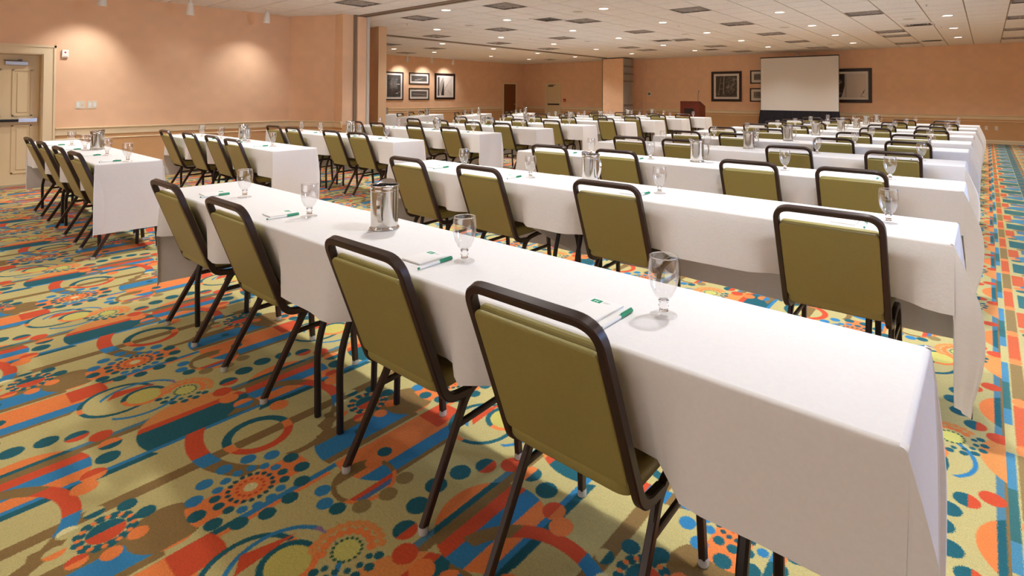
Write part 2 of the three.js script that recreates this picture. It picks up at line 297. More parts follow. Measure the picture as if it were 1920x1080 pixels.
// near left wall with the door opening
const DZ0 = -0.50, DZ1 = -1.45, DTOP = 1.885;
{
  const w = struct('wall_left', merge([boxUV(box(XN - 0.25, XN, RAIL - 0.06, H + 0.2, ZN, DZ0)), boxUV(box(XN - 0.25, XN, DTOP, H + 0.2, DZ0, DZ1)), boxUV(box(XN - 0.25, XN, RAIL - 0.06, H + 0.2, DZ1, -5.03))]), M.wall);
  mesh('dado', merge([boxUV(box(XN - 0.25, XN, 0, RAIL - 0.06, ZN, DZ0)), boxUV(box(XN - 0.25, XN, 0, RAIL - 0.06, DZ1, -5.03))]), M.low, w);
  trims('left', [XN, DZ1 - 0.14], [XN, -5.03], [1, 0]);
  // splayed piece of wall up to the pilaster
  const a = [XN, -5.03], b = [-9.64, -5.5], L = Math.hypot(b[0] - a[0], b[1] - a[1]), ang = Math.atan2(b[1] - a[1], b[0] - a[0]);
  const splay = (y0, y1) => { const g = boxUV(box(0, L, y0, y1, -0.2, 0)); g.rotateY(-ang); g.translate(a[0], 0, a[1]); return g; };
  const s = struct('wall_splay', splay(RAIL - 0.06, H + 0.2), M.wall); mesh('dado', splay(0, RAIL - 0.06), M.low, s);
  trims('splay', a, b, [-(b[1] - a[1]) / L, (b[0] - a[0]) / L]);
  // pilaster in front of the partition pocket
  const p = wallPair('wall_pilaster', [-9.66, -9.39, -5.71, -5.47]); 
  trims('pilaster', [-9.66, -5.47], [-9.39, -5.47], [0, 1]);
  mesh('jamb_channel', box(-9.39, -9.345, 0, H, -5.77, -5.69), M.track, p);
  wallPair('wall_pocket', [-11.6, -9.42, -5.99, -5.71]);
  wallPair('wall_recess', [-11.75, -11.6, -7.25, -5.5]);
}
wallPair('wall_alcove', [XL - 0.2, -10.53, -7.2, -7.03]);
{ // cream casing on the end of the alcove wall
  const r = struct('trim_' + trimNo++, merge([box(-10.66, -10.51, 0, H, -7.03, -6.995), box(-10.53, -10.51, 0, H, -7.2, -7.03)]), M.casing);
  mesh('panel_moulding', merge([box(-10.69, -10.66, 0.86, H, -7.03, -7.005), box(-11.6, -10.66, 0.84, 0.88, -7.03, -7.005), box(-11.6, -10.66, 0.55, 0.84, -7.03, -7.012)]), M.casing, r);
}
wallPair('wall_far_left', [XL - 0.2, XL, ZB - 0.2, -7.2]); trims('far_left', [XL, -7.2], [XL, -18.45], [1, 0]);
wallPair('wall_back', [XL - 0.2, XR + 0.2, ZB - 0.2, ZB]);
trims('back_left', [XL, ZB], [-16.26, ZB], [0, 1]); trims('back', [-15.28, ZB], [XR, ZB], [0, 1]);
struct('trim_' + trimNo++, boxUV(box(-11.0, -10.86, 0, H, ZB, ZB + 0.05)), M.wall);
{ // rear wall with the glazed front of the lit foyer
  const X0 = -5.4, X1 = 1.6, Y0 = 0.25, Y1 = 2.45;
  const w = struct('wall_rear', merge([boxUV(box(XN - 0.25, XR + 0.2, Y1, H + 0.2, ZN, ZN + 0.2)), boxUV(box(XN - 0.25, X0, RAIL - 0.06, Y1, ZN, ZN + 0.2)), boxUV(box(X1, XR + 0.2, RAIL - 0.06, Y1, ZN, ZN + 0.2))]), M.wall);
  mesh('dado', merge([boxUV(box(XN - 0.25, X0, 0, RAIL - 0.06, ZN, ZN + 0.2)), boxUV(box(X1, XR + 0.2, 0, RAIL - 0.06, ZN, ZN + 0.2)), boxUV(box(X0, X1, 0, Y0, ZN, ZN + 0.2))]), M.low, w);
  const n = 5, bars = [box(X0, X1, Y0 - 0.05, Y0, ZN - 0.02, ZN + 0.2), box(X0, X1, Y1, Y1 + 0.05, ZN - 0.02, ZN + 0.2)]; for (let i = 0; i <= n; i++) { const x = X0 + (X1 - X0) * i / n; bars.push(box(x - 0.035, x + 0.035, Y0, Y1, ZN + 0.06, ZN + 0.14)); }
  const win = struct('window_2', merge(bars), M.trim);
  for (let i = 0; i < n; i++) mesh('pane', box(X0 + (X1 - X0) * i / n, X0 + (X1 - X0) * (i + 1) / n, Y0, Y1, ZN + 0.15, ZN + 0.16), std({ color: 0xf3f0ea, emissive: new THREE.Color(1.0, 0.99, 0.98), emissiveIntensity: FOYER, roughness: 0.4 }), win);
  const l = new THREE.RectAreaLight(new THREE.Color(1.0, 0.99, 0.98), FOYER, X1 - X0 - 0.1, Y1 - Y0 - 0.05); l.name = 'foyer_light'; l.position.set((X0 + X1) / 2, (Y0 + Y1) / 2, ZN + 0.05); l.lookAt((X0 + X1) / 2, (Y0 + Y1) / 2, ZN - 2); scene.add(l);
}
// right wall with a daylight window behind the camera's right shoulder
const WZ0 = -3.7, WZ1 = -5.0, WY0 = 0.95, WY1 = 2.35;
{
  const w = struct('wall_right', merge([boxUV(box(XR, XR + 0.2, RAIL - 0.06, WY0, ZB, ZN)), boxUV(box(XR, XR + 0.2, WY1, H + 0.2, ZB, ZN)), boxUV(box(XR, XR + 0.2, WY0, WY1, ZN, WZ0)), boxUV(box(XR, XR + 0.2, WY0, WY1, WZ1, ZB))]), M.wall);
  mesh('dado', boxUV(box(XR, XR + 0.2, 0, RAIL - 0.06, ZB, ZN)), M.low, w);
  const win = struct('window_1', merge([box(XR - 0.02, XR + 0.2, WY0 - 0.06, WY0, WZ0 + 0.06, WZ1 - 0.06), box(XR - 0.02, XR + 0.2, WY1, WY1 + 0.06, WZ0 + 0.06, WZ1 - 0.06), box(XR - 0.02, XR + 0.2, WY0, WY1, WZ0, WZ0 + 0.06), box(XR - 0.02, XR + 0.2, WY0, WY1, WZ1 - 0.06, WZ1), box(XR + 0.08, XR + 0.12, WY0, WY1, (WZ0 + WZ1) / 2 - 0.02, (WZ0 + WZ1) / 2 + 0.02)]), M.trim);
  mesh('pane', box(XR + 0.14, XR + 0.15, WY0, WY1, WZ0, WZ1), std({ color: 0xdfe9ff, emissive: new THREE.Color(0.28, 0.52, 1.0), emissiveIntensity: 2.5, roughness: 0.3 }), win);
  const l = new THREE.RectAreaLight(new THREE.Color(0.28, 0.52, 1.0), 26, WZ0 - WZ1 - 0.05, WY1 - WY0 - 0.05); l.name = 'daylight'; l.position.set(XR + 0.12, (WY0 + WY1) / 2, (WZ0 + WZ1) / 2); l.lookAt(-1, 1.3, (WZ0 + WZ1) / 2); scene.add(l);
}
// ------------------------------------------------------------------ doors
{
  const dx = XN - 0.15, ym = DTOP;
  const cas = struct('trim_' + trimNo++, merge([
    box(XN, XN + 0.025, 0, ym + 0.10, DZ1, DZ1 - 0.11), box(XN, XN + 0.025, ym, ym + 0.10, DZ0, DZ1), box(XN, XN + 0.025, 0, ym + 0.10, DZ0 + 0.11, DZ0)]), M.trim);
  mesh('back_band', merge([box(XN, XN + 0.04, 0, ym + 0.13, DZ1 - 0.11, DZ1 - 0.135), box(XN, XN + 0.04, ym + 0.10, ym + 0.13, DZ0 + 0.135, DZ1 - 0.135)]), M.trim, cas);
  mesh('jamb', merge([box(dx - 0.05, XN + 0.002, 0, ym, DZ1 + 0.012, DZ1 - 0.01), box(dx - 0.05, XN + 0.002, ym - 0.012, ym + 0.01, DZ0, DZ1), box(dx - 0.05, XN + 0.002, 0, ym, DZ0 + 0.01, DZ0 - 0.012)]), M.trim, cas);
  const leaf = struct('door_1', box(dx - 0.05, dx, 0.01, ym - 0.015, DZ0 - 0.015, DZ1 + 0.015), M.door);
  const panel = (z0, z1, y0, y1) => {            // raised and fielded panel inside a sunk moulding
    const g = merge([box(dx, dx + 0.012, y0, y1, z0, z0 - 0.018), box(dx, dx + 0.012, y0, y1, z1, z1 + 0.018), box(dx, dx + 0.012, y0, y0 + 0.018, z0, z1), box(dx, dx + 0.012, y1 - 0.018, y1, z0, z1)]);
    mesh('panel_moulding', g, M.door, leaf);
    const r = new RoundedBoxGeometry(0.016, y1 - y0 - 0.10, Math.abs(z0 - z1) - 0.10, 2, 0.006); r.translate(dx + 0.002, (y0 + y1) / 2, (z0 + z1) / 2); mesh('door_panel', r, M.door, leaf);
  };
  for (const [z0, z1] of [[-1.145, -1.355], [-0.845, -1.055].map(v => v + 0.02), [-0.57, -0.78]]) { panel(z0, z1, 0.99, 1.66); panel(z0, z1, 0.17, 0.86); }
  const bar = mesh('push_bar', merge([box(dx, dx + 0.06, 0.905, 0.955, -1.21, -1.405)]), M.chrome, leaf);
  mesh('touch_pad', box(dx + 0.01, dx + 0.07, 0.91, 0.945, -0.6, -1.21), M.black, bar);
  const cl = mesh('door_closer', new RoundedBoxGeometry(0.06, 0.055, 0.24, 2, 0.006).translate(dx + 0.03, 1.745, -1.185), M.alu, leaf);
  mesh('closer_arm', merge([box(dx + 0.03, dx + 0.05, 1.775, 1.79, -1.05, -1.22), box(dx + 0.02, dx + 0.06, 1.775, 1.80, -1.2, -1.24)]), M.vent, cl);
  mesh('threshold', box(dx - 0.02, XN, 0, 0.008, DZ0, DZ1), M.alu, cas);
}
{ // single door in the back wall
  const z = ZB, x0 = -16.05, x1 = -15.36, y1 = 1.86;
  struct('trim_' + trimNo++, merge([box(x0 - 0.19, x0, 0, y1 + 0.05, z, z + 0.03), box(x1, x1 + 0.06, 0, y1 + 0.05, z, z + 0.03), box(x0, x1, y1, y1 + 0.05, z, z + 0.03)]), M.trim);
  const d = struct('door_2', box(x0, x1, 0.01, y1, z, z + 0.012), M.door);
  const b = mesh('push_bar', box(x0 + 0.02, x1 - 0.02, 0.89, 0.945, z + 0.012, z + 0.07), M.black, d);
  const c = mesh('door_closer', box(x0 + 0.05, x0 + 0.30, 1.74, 1.80, z + 0.012, z + 0.07), M.vent, d);
  mesh('closer_arm', box(x0 + 0.1, x0 + 0.42, 1.81, 1.83, z + 0.012, z + 0.05), M.vent, c);
}
{ // brown doorway in the far left wall
  const d = struct('door_3', box(XL, XL + 0.012, 0.01, 1.86, -18.56, -19.38), M.brown);
  mesh('door_knob', new THREE.SphereGeometry(0.03, 12, 8).translate(XL + 0.04, 0.9, -19.3), M.alu, d);
  struct('trim_' + trimNo++, merge([box(XL, XL + 0.03, 0, 1.91, -19.38, -19.47), box(XL, XL + 0.03, 0, 1.91, -18.47, -18.56), box(XL, XL + 0.03, 1.86, 1.91, -18.56, -19.38)]), M.trim);
}
// ------------------------------------------------------------------ ceiling: slab, grid, tiles, tracks
const G = 0.583, GX0 = 0.30, GZ0 = -8.80;
const DL = [[-15.2, -10.7], [-15.2, -12.4], [-14.95, -15.0], [-14.9, -17.2], [-12.5, -10.5], [-12.5, -12.65], [-12.5, -14.9], [-12.5, -17.2], [-9.9, -8.15], [-9.9, -10.3], [-9.9, -12.55], [-9.9, -14.8], [-9.9, -17.1], [-7.52, -5.97 - 0.42], [-7.52, -8.0], [-7.52, -10.25], [-7.52, -12.3], [-7.52, -14.85], [-7.55, -17.2], [-5.2, -8.0], [-5.2, -10.25], [-5.2, -12.55], [-5.2, -14.9], [-5.2, -17.25], [-2.9, -8.0], [-2.9, -10.3], [-2.9, -12.65], [-2.9, -14.95], [-2.92, -17.4], [-0.56, -8.0], [-0.56, -10.3], [-0.56, -12.63], [-0.56, -15.0], [-0.56, -17.35], [1.77, -8.0], [1.77, -12.6], [1.77, -17.3],
  [-7.4, -4.5], [-5.1, -4.5], [-2.8, -4.5], [-0.5, -4.5], [1.8, -4.5], [-7.4, -2.2], [-5.1, -2.2], [-2.8, -2.2], [-0.5, -2.2], [1.8, -2.2, 0.8], [-8.9, -2.2], [-8.9, 0.4, 0.8], [-7.4, 0.4, 0.5], [-5.1, 0.4, 0.5], [-3.1, 0.4, 0.2], [-1.0, 0.4, 0.12], [1.8, 0.4, 0.12], [-7.4, 2.7, 0.8], [-5.1, 2.7, 0.4], [-2.8, 2.7, 0.3], [-0.5, 2.7, 0.3], [1.8, 2.7, 0.3]];
const TR = [[-16.42, -11.8], [-13.8, -9.55], [-13.8, -11.6], [-11.1, -9.25], [-11.1, -11.5], [-11.05, -13.67], [-8.72, -6.98], [-8.67, -9.1], [-8.62, -15.83], [-8.62, -11.33], [-8.62, -14.64], [-8.33, -5.09], [-6.37, -18.41], [-6.34, -16.0], [-6.3, -6.9], [-6.28, -11.33], [-6.28, -9.06], [-6.26, -13.6], [-4.08, -18.5], [-4.03, -16.04], [-4.0, -13.7], [-4.0, -11.36], [-3.99, -9.06], [-1.73, -18.5], [-1.72, -16.1], [-1.72, -11.4], [-1.72, -14.92], [0.61, -11.4], [0.61, -13.75], [0.61, -16.05], [0.61, -18.55]];
{
  const ceil = struct('ceiling', boxUV(box(XL - 0.2, XR + 0.2, H + 0.14, H + 0.2, ZB - 0.2, ZN + 0.2)), M.slab);
  const tracks = [[-9.4, XR, -5.95, -5.78]];
  const cells = [], key = new Set();
  const cellOf = (x, z) => [Math.floor((x - GX0) / G), Math.floor((z - GZ0) / G)];
  for (const [x, z] of TR) key.add(cellOf(x, z).join());
  const i0 = Math.floor((XL - GX0) / G), i1 = Math.floor((XR - GX0) / G), j0 = Math.floor((ZB - GZ0) / G), j1 = Math.floor((ZN - GZ0) / G);
  for (let i = i0; i <= i1; i++) for (let j = j0; j <= j1; j++) {
    if (key.has(i + ',' + j)) continue;
    const x0 = Math.max(XL, GX0 + i * G), x1 = Math.min(XR, GX0 + (i + 1) * G), z0 = Math.max(ZB, GZ0 + j * G), z1 = Math.min(ZN, GZ0 + (j + 1) * G);
    if (x1 - x0 < 0.05 || z1 - z0 < 0.05) continue;
    cells.push([x0, x1, z0, z1]);
  }
  const fullTile = boxUV(box(-G / 2 + 0.009, G / 2 - 0.009, 0, 0.016, -G / 2 + 0.009, G / 2 - 0.009));
  // how large a tile shows: distance and whether it lies ahead of the camera
  const score = ([x0, x1, z0, z1]) => { const x = (x0 + x1) / 2, z = (z0 + z1) / 2, s = Math.sin(0.6881), c = Math.cos(0.6881), d = -x * s - z * c, r = x * c - z * s; const a = r / d; return d < 8.6 || a > 0.9 || a < -0.95 ? 1e9 : d; };
  cells.sort((a, b) => score(a) - score(b));
  const rest = [];
  cells.forEach((q, n) => {
    const full = q[1] - q[0] > G - 0.01 && q[3] - q[2] > G - 0.01, cx = (q[0] + q[1]) / 2, cz = (q[2] + q[3]) / 2;
    if (n < 296 && full && score(q) < 1e8) { const t = mesh('ceiling_tile', fullTile, M.tile, ceil); t.position.set(cx, H, cz); }
    else rest.push(boxUV(box(q[0] + 0.009, q[1] - 0.009, H, H + 0.016, q[2] + 0.009, q[3] - 0.009)));
  });
  const far = mesh('far_ceiling_tiles', merge(rest), M.tile, ceil); far.userData.kind = 'stuff';
  const bars = [];
  for (let i = i0; i <= i1 + 1; i++) { const x = GX0 + i * G; if (x > XL && x < XR) bars.push(box(x - 0.012, x + 0.012, H + 0.007, H + 0.013, ZB, ZN)); }
  for (let j = j0; j <= j1 + 1; j++) { const z = GZ0 + j * G; if (z > ZB && z < ZN) bars.push(box(XL, XR, H + 0.0075, H + 0.0135, z - 0.012, z + 0.012)); }
  const gb = mesh('ceiling_grid', merge(bars), M.grid, ceil); gb.userData.kind = 'stuff';
  // partition tracks
  const tr = (x0, x1, z0, z1, label) => {
    const t = thing('partition_track', label, 'track', 'ceiling tracks for the movable partition', [(x0 + x1) / 2, H, (z0 + z1) / 2]);
    const a = (x1 - x0) / 2, b = (z1 - z0) / 2, along = a > b;
    if (along) { mesh('track_flange', box(-a, a, -0.022, 0, -b, -0.022), M.track, t); mesh('track_flange', box(-a, a, -0.022, 0, 0.022, b), M.track, t); mesh('track_slot', box(-a, a, -0.004, 0, -0.022, 0.022), M.black, t); }
    else { mesh('track_flange', box(-a, -0.022, -0.022, 0, -b, b), M.track, t); mesh('track_flange', box(0.022, a, -0.022, 0, -b, b), M.track, t); mesh('track_slot', box(-0.022, 0.022, -0.004, 0, -b, b), M.black, t); }
  };
  tr(-9.39, XR, -5.96, -5.78, 'brown ceiling track running from the left pilaster across the room');
  tr(-11.93, -11.75, -18.35, -7.2, 'brown ceiling track leading to the folded partition stack');
}
// ------------------------------------------------------------------ ceiling fittings
function spot(parent, pos, target, I, angle, pen, rad = 5) {
  const l = new THREE.SpotLight(WARM, I, 0, angle, pen, 2); l.position.set(...pos); l.target.position.set(...target); l.castShadow = true; l.shadow.radius = rad; l.shadow.mapSize.set(512, 512); l.name = 'lamp'; parent.add(l); parent.add(l.target); return l;
}
{
  const trimG = lathe([[0.078, 0.0], [0.080, -0.006], [0.100, -0.008], [0.104, -0.004], [0.105, 0.0]], 24), lensG = new THREE.CylinderGeometry(0.078, 0.078, 0.006, 24).translate(0, -0.002, 0);
  // label: by ceiling row (away from the camera) and place in the row
  const rows = new Map(); DL.forEach(q => { const k = Math.round((q[1] + 0.1) / 2.3); if (!rows.has(k)) rows.set(k, []); rows.get(k).push(q); });
  const keys = [...rows.keys()].sort((a, b) => b - a);
  keys.forEach((k, ri) => rows.get(k).sort((a, b) => a[0] - b[0]).forEach(([x, z, dim = 1], ci) => {
    const o = thing('ceiling_downlight', `lit round recessed downlight, ${ORDF[ci]} from left in ${ORD[ri]} ceiling row`, 'ceiling light', 'recessed downlights', [x, H, z]);
    mesh('trim_ring', trimG, M.white, o); mesh('lens', lensG, M.lens, o);
    spot(o, [0, -0.02, 0], [0, -2.5, 0], DOWN * dim, 1.12, 1.0);
  }));
}
{
  const s = 0.268, hgt = 0.05;
  const frame = merge([box(-s, s, -0.002, 0.01, -s, -s + 0.012), box(-s, s, -0.002, 0.01, s - 0.012, s), box(-s, -s + 0.012, -0.002, 0.01, -s, s), box(s - 0.012, s, -0.002, 0.01, -s, s)]);
  const housing = merge([box(-s, s, hgt, hgt + 0.01, -s, s), box(-s, s, 0, hgt, -s - 0.004, -s), box(-s, s, 0, hgt, s, s + 0.004), box(-s - 0.004, -s, 0, hgt, -s, s), box(s, s + 0.004, 0, hgt, -s, s)]);
  const bladeX = box(-s, s, 0.0, 0.03, -0.004, 0.004), bladeZ = box(-0.004, 0.004, 0.0, 0.03, -s, s);
  const rows = new Map(); TR.forEach(q => { const k = Math.round(q[0] / 2.35); if (!rows.has(k)) rows.set(k, []); rows.get(k).push(q); });
  [...rows.keys()].sort((a, b) => b - a).forEach((k, ri) => rows.get(k).sort((a, b) => b[1] - a[1]).forEach(([x, z], ci) => {
    const cx = GX0 + (Math.floor((x - GX0) / G) + 0.5) * G, cz = GZ0 + (Math.floor((z - GZ0) / G) + 0.5) * G;
    const o = thing('ceiling_troffer', `unlit square louvred ceiling panel, ${ORD[ci]} in ${ORDF[ri]} ceiling column from right`, 'ceiling light', 'unlit louvred ceiling panels', [cx, H, cz]);
    mesh('frame', frame, M.vent, o); mesh('housing', housing, M.louver, o);
    for (const f of [-1 / 3, 1 / 3]) { const b = mesh('louver_blade', bladeX, M.louver, o); b.position.z = f * s; const d = mesh('louver_blade', bladeZ, M.louver, o); d.position.x = f * s; }
  }));
}
{
  // square air diffusers: nested sloping frames
  const A = [[-6.75, -8.37, 'square ceiling air diffuser with dark louvres beside second row of downlights'], [-6.85, -13.45, 'ceiling air diffuser above the middle of left table block'], [-14.11, -17.65, 'ceiling air diffuser near the far left back corner'], [-1.1, -13.73, 'ceiling air diffuser above the right block, nearer of two'], [-1.14, -17.78, 'ceiling air diffuser above the right block, nearer back wall'], [-6.91, -16.97, 'ceiling air diffuser in front of the lectern']];
  for (const [x, z, l] of A) {
    const o = thing('air_diffuser', l, 'vent', 'ceiling air diffusers', [x, H, z]);
    for (let k = 0; k < 4; k++) { const r = 0.27 - k * 0.062, t = 0.036; mesh('louver', merge([[-1, 0], [1, 0], [0, -1], [0, 1]].map(([a, b]) => { const g = new THREE.BoxGeometry(a ? t : 2 * r, 0.004, a ? 2 * r : t); g.rotateZ(a * 0.5); g.rotateX(-b * 0.5); g.translate(a * (r - t / 2), -0.012, b * (r - t / 2)); return g; })), k ? M.vent : M.white, o); }
    mesh('throat', box(-0.05, 0.05, -0.005, 0, -0.05, 0.05), M.black, o);
  }
  // ceiling speakers, sprinklers
  const sp = [[-5.75, -7.99], [-8.77, -8.12], [-3.45, -12.6], [-1.17, -12.73], [-5.75, -12.53], [-8.68, -12.52], [-3.5, -17.4], [-5.85, -17.28]];
  sp.forEach(([x, z], i) => { const o = thing('ceiling_speaker', 'round white ceiling speaker grille ' + ['in the nearest downlight row, right one', 'in the nearest downlight row, left one', 'above right block, left of the pair', 'above right block, right of the pair', 'above the middle aisle at mid room', 'above left block at mid room', 'in front of the projection screen', 'between lectern and screen ceiling'][i], 'speaker', 'ceiling speakers', [x, H, z]);
    mesh('rim', lathe([[0.10, 0], [0.102, -0.006], [0.116, -0.006], [0.118, 0]], 24), M.white, o); mesh('grille', lathe([[0, -0.008], [0.06, -0.007], [0.10, -0.003]], 24), M.slab, o); });
  const sk = [[-9.59, -7.08], [-9.56, -8.9], [-9.37, -10.86], [-5.13, -10.85], [-0.76, -10.9], [-0.75, -14.44], [0.05, -18.33], [-9.38, -17.95]];
  sk.forEach(([x, z], i) => { const o = thing('sprinkler', 'small ceiling sprinkler head ' + ['beside the alcove wall corner', 'beyond the alcove wall corner', 'next to the long partition track', 'above the middle aisle', 'above the right block, nearest one', 'above the right block, middle one', 'near the right end of back wall', 'beside the folded partition stack'][i], 'sprinkler', 'ceiling sprinklers', [x, H, z]);
    mesh('escutcheon', lathe([[0, -0.008], [0.03, -0.006], [0.036, 0]], 14), M.white, o); mesh('head', lathe([[0, -0.04], [0.016, -0.038], [0.016, -0.034], [0.006, -0.03], [0.008, -0.008]], 10), M.white, o); });
}
function trackHead(label, x, z, tgt, I) {
  const o = thing('track_spotlight', label, 'spotlight', 'white ceiling spotlights', [x, H, z]);
  mesh('canopy', lathe([[0, -0.022], [0.055, -0.02], [0.06, 0]], 20), M.white, o);
  mesh('stem', new THREE.CylinderGeometry(0.009, 0.009, 0.05, 8).translate(0, -0.045, 0), M.white, o);
  const dir = V(tgt[0] - x, tgt[1] - (H - 0.14), tgt[2] - z).normalize(); dir.x *= 0.25; dir.z *= 0.25; dir.normalize();
  const q = new THREE.Quaternion().setFromUnitVectors(V(0, -1, 0), dir);
  const can = mesh('can', lathe([[0.0, 0.09], [0.026, 0.088], [0.036, 0.078], [0.043, 0.02], [0.056, -0.09], [0.058, -0.112], [0.053, -0.112], [0.050, -0.06]], 24), M.white, o); can.position.set(0, -0.15, 0); can.quaternion.copy(q);
  const lens = mesh('lens', lathe([[0, -0.108], [0.05, -0.108], [0.053, -0.106]], 20), M.lens, can);
  const lp = V(0, -0.15, 0).addScaledVector(dir, 0.118);
  spot(o, [lp.x, lp.y, lp.z], [tgt[0] - x, tgt[1] - H, tgt[2] - z], I, 0.78, 1.0, 3);
}
trackHead('white ceiling spotlight cut by the top edge, nearest the cream door', -9.9, -1.98, [XN, 1.5, -1.85], TRACK);
trackHead('white ceiling spotlight in the middle of the left wall', -9.9, -3.1, [XN, 1.2, -3.2], TRACK * 0.12);
trackHead('white ceiling spotlight nearest the splayed wall corner', -9.9, -4.3, [XN, 1.3, -4.15], TRACK * 0.8);
trackHead('white ceiling spotlight above the tall left harbour picture', -17.0, -12.57, [XL, 1.85, -12.7], TRACK * 0.95);
trackHead('white ceiling spotlight above the two small stacked pictures', -17.0, -13.74, [XL, 1.85, -13.85], TRACK * 0.95);
trackHead('white ceiling spotlight above the sail picture', -17.0, -14.85, [XL, 1.85, -14.95], TRACK * 0.95);
// ------------------------------------------------------------------ movable partition: pocket door and folded stack
{
  const o = thing('partition_pocket_door', 'narrow peach partition panel with aluminium edge beside the left pilaster', 'partition', null, [-9.33, 0, -5.85]);
  mesh('panel', boxUV(box(-0.02, 0.02, 0.02, H - 0.03, -0.075, 0.11)), M.wall, o);
  mesh('edge_profile', merge([box(-0.03, 0.045, 0.01, H - 0.025, -0.13, -0.075), box(0.045, 0.05, 0.01, H - 0.025, -0.105, -0.095)]), M.post, o);
  mesh('floor_seal', box(-0.02, 0.02, 0, 0.02, -0.12, 0.11), M.black, o);
  const s = thing('partition_stack', 'folded stack of peach movable wall panels with grey edges by back wall', 'partition', null, [-11.55, 0, -18.50]);
  for (let k = 0; k < 6; k++) {
    const z = -k * 0.118, p = mesh('partition_panel', boxUV(box(-0.5, 0.44, 0.02, H - 0.035, z - 0.1, z)), M.wall, s);
    mesh('edge_profile', merge([box(0.44, 0.475, 0.02, H - 0.035, z - 0.1, z), box(0.475, 0.48, 0.02, H - 0.035, z - 0.062, z - 0.04)]), M.stackEdge, p);
    mesh('edge_profile', box(-0.525, -0.5, 0.02, H - 0.035, z - 0.1, z), M.black, p);
    mesh('hinge', merge([0.95, 1.9, 2.2, 2.5].map(y => box(0.475, 0.49, y - 0.035, y + 0.035, z - 0.118, z + 0.018))), M.hinge, p);
    mesh('floor_seal', box(-0.48, 0.43, 0, 0.02, z - 0.09, z - 0.01), M.black, p);
  }
  mesh('carrier_cover', box(-0.53, 0.5, H - 0.035, H - 0.022, -0.72, 0.02), M.black, s);
}
// ------------------------------------------------------------------ chair
function makeChair() {
  const o = thing('banquet_chair', '', 'chair', 'olive banquet chairs'); o.userData.base = 'banquet_chair';
  const W = 0.2;                                         // half distance between the tube centres
  // back hoop: from under the seat, back and up, over the top and down again
  const side = s => [V(s * W, 0.345, 0.03), V(s * W, 0.352, 0.125), V(s * W, 0.832, 0.306)];
  const pts = [...side(-1), ...side(1).reverse()];
  mesh('back_frame', sweep(rounded(pts, [0.045, 0.062, 0.062, 0.045], 8), 0.0122, 0.0142, V(1, 0, 0)), M.tubeMetal, o);
  for (const s of [-1, 1]) {
    const rear = mesh('leg', sweep(rounded([V(s * 0.209, 0.016, 0.218), V(s * W, 0.352, 0.028), V(s * W, 0.366, -0.08)], [0.05], 8), 0.0105, 0.0125, V(1, 0, 0)), M.tubeMetal, o);
    const front = mesh('leg', sweep(rounded([V(s * 0.207, 0.016, -0.216), V(s * W, 0.366, -0.19), V(s * W, 0.366, -0.08)], [0.05], 8), 0.0105, 0.0125, V(1, 0, 0)), M.tubeMetal, o);
    const cap = lathe([[0, 0], [0.014, 0], [0.0155, 0.004], [0.0155, 0.02], [0.013, 0.024]], 10);
    mesh('glide', cap, M.glide, rear).position.set(s * 0.209, 0, 0.218); mesh('glide', cap, M.glide, front).position.set(s * 0.207, 0, -0.216);
    mesh('stretcher', sweep([V(s * 0.203, 0.255, 0.086), V(s * 0.203, 0.258, -0.05), V(s * 0.203, 0.262, -0.195)], 0.0065, 0.010, V(1, 0, 0)), M.tubeMetal, o);
    mesh('brace', sweep([V(s * W, 0.345, 0.05), V(s * 0.202, 0.29, 0.07)], 0.006, 0.008, V(1, 0, 0)), M.tubeMetal, o);
  }
  // backrest: thin flat rear shell and a padded front cushion, leaning with the hoop
  const lean = -Math.atan2(0.306 - 0.125, 0.832 - 0.352);
  const slab = (w, h, d, r, bulge) => {
    const sh = new THREE.Shape(), a = w / 2, b = h / 2, q = 0.022;
    sh.moveTo(-a + q, -b); sh.lineTo(a - q, -b); sh.quadraticCurveTo(a, -b, a, -b + q); sh.lineTo(a, b - q); sh.quadraticCurveTo(a, b, a - q, b); sh.lineTo(-a + q, b); sh.quadraticCurveTo(-a, b, -a, b - q); sh.lineTo(-a, -b + q); sh.quadraticCurveTo(-a, -b, -a + q, -b);
    const g = new THREE.ExtrudeGeometry(sh, { depth: d - 2 * r, bevelEnabled: true, bevelThickness: r, bevelSize: r, bevelOffset: -r, bevelSegments: 3, curveSegments: 4 });
    g.translate(0, 0, -d / 2 + r); boxUV(g, 3); return g;
  };
  const place = (m, off) => { m.rotation.x = -lean; m.position.set(0, 0.593, 0.2158); m.translateZ(off); };
  place(mesh('back_panel', slab(0.378, 0.376, 0.016, 0.006), M.vinyl, o), 0.009);
  const cu = mesh('backrest', slab(0.376, 0.382, 0.027, 0.012), M.vinyl, o); place(cu, -0.0115);
  // seat
  const sh = new THREE.Shape(); const a = 0.196, f = 0.195, b = 0.165, q = 0.05;
  sh.moveTo(-a + q, -b); sh.lineTo(a - q, -b); sh.quadraticCurveTo(a, -b, a, -b + q); sh.lineTo(a, f - q); sh.quadraticCurveTo(a, f, a - q, f); sh.lineTo(-a + q, f); sh.quadraticCurveTo(-a, f, -a, f - q); sh.lineTo(-a, -b + q); sh.quadraticCurveTo(-a, -b, -a + q, -b);
  const sg = new THREE.ExtrudeGeometry(sh, { depth: 0.022, bevelEnabled: true, bevelThickness: 0.02, bevelSize: 0.02, bevelOffset: -0.02, bevelSegments: 4, curveSegments: 6 });
  sg.rotateX(-Math.PI / 2); sg.translate(0, 0.398, 0); boxUV(sg, 3);
  mesh('seat', toCreasedNormals(sg, 0.9), M.vinyl, o);
  mesh('seat_board', box(-0.17, 0.17, 0.372, 0.38, -0.16, 0.12), M.black, o);
  return o;
}
const chair0 = makeChair(); scene.remove(chair0); used.set('banquet_chair', 0);
// ------------------------------------------------------------------ tablecloth
const T = 0.75, TD = 0.457;
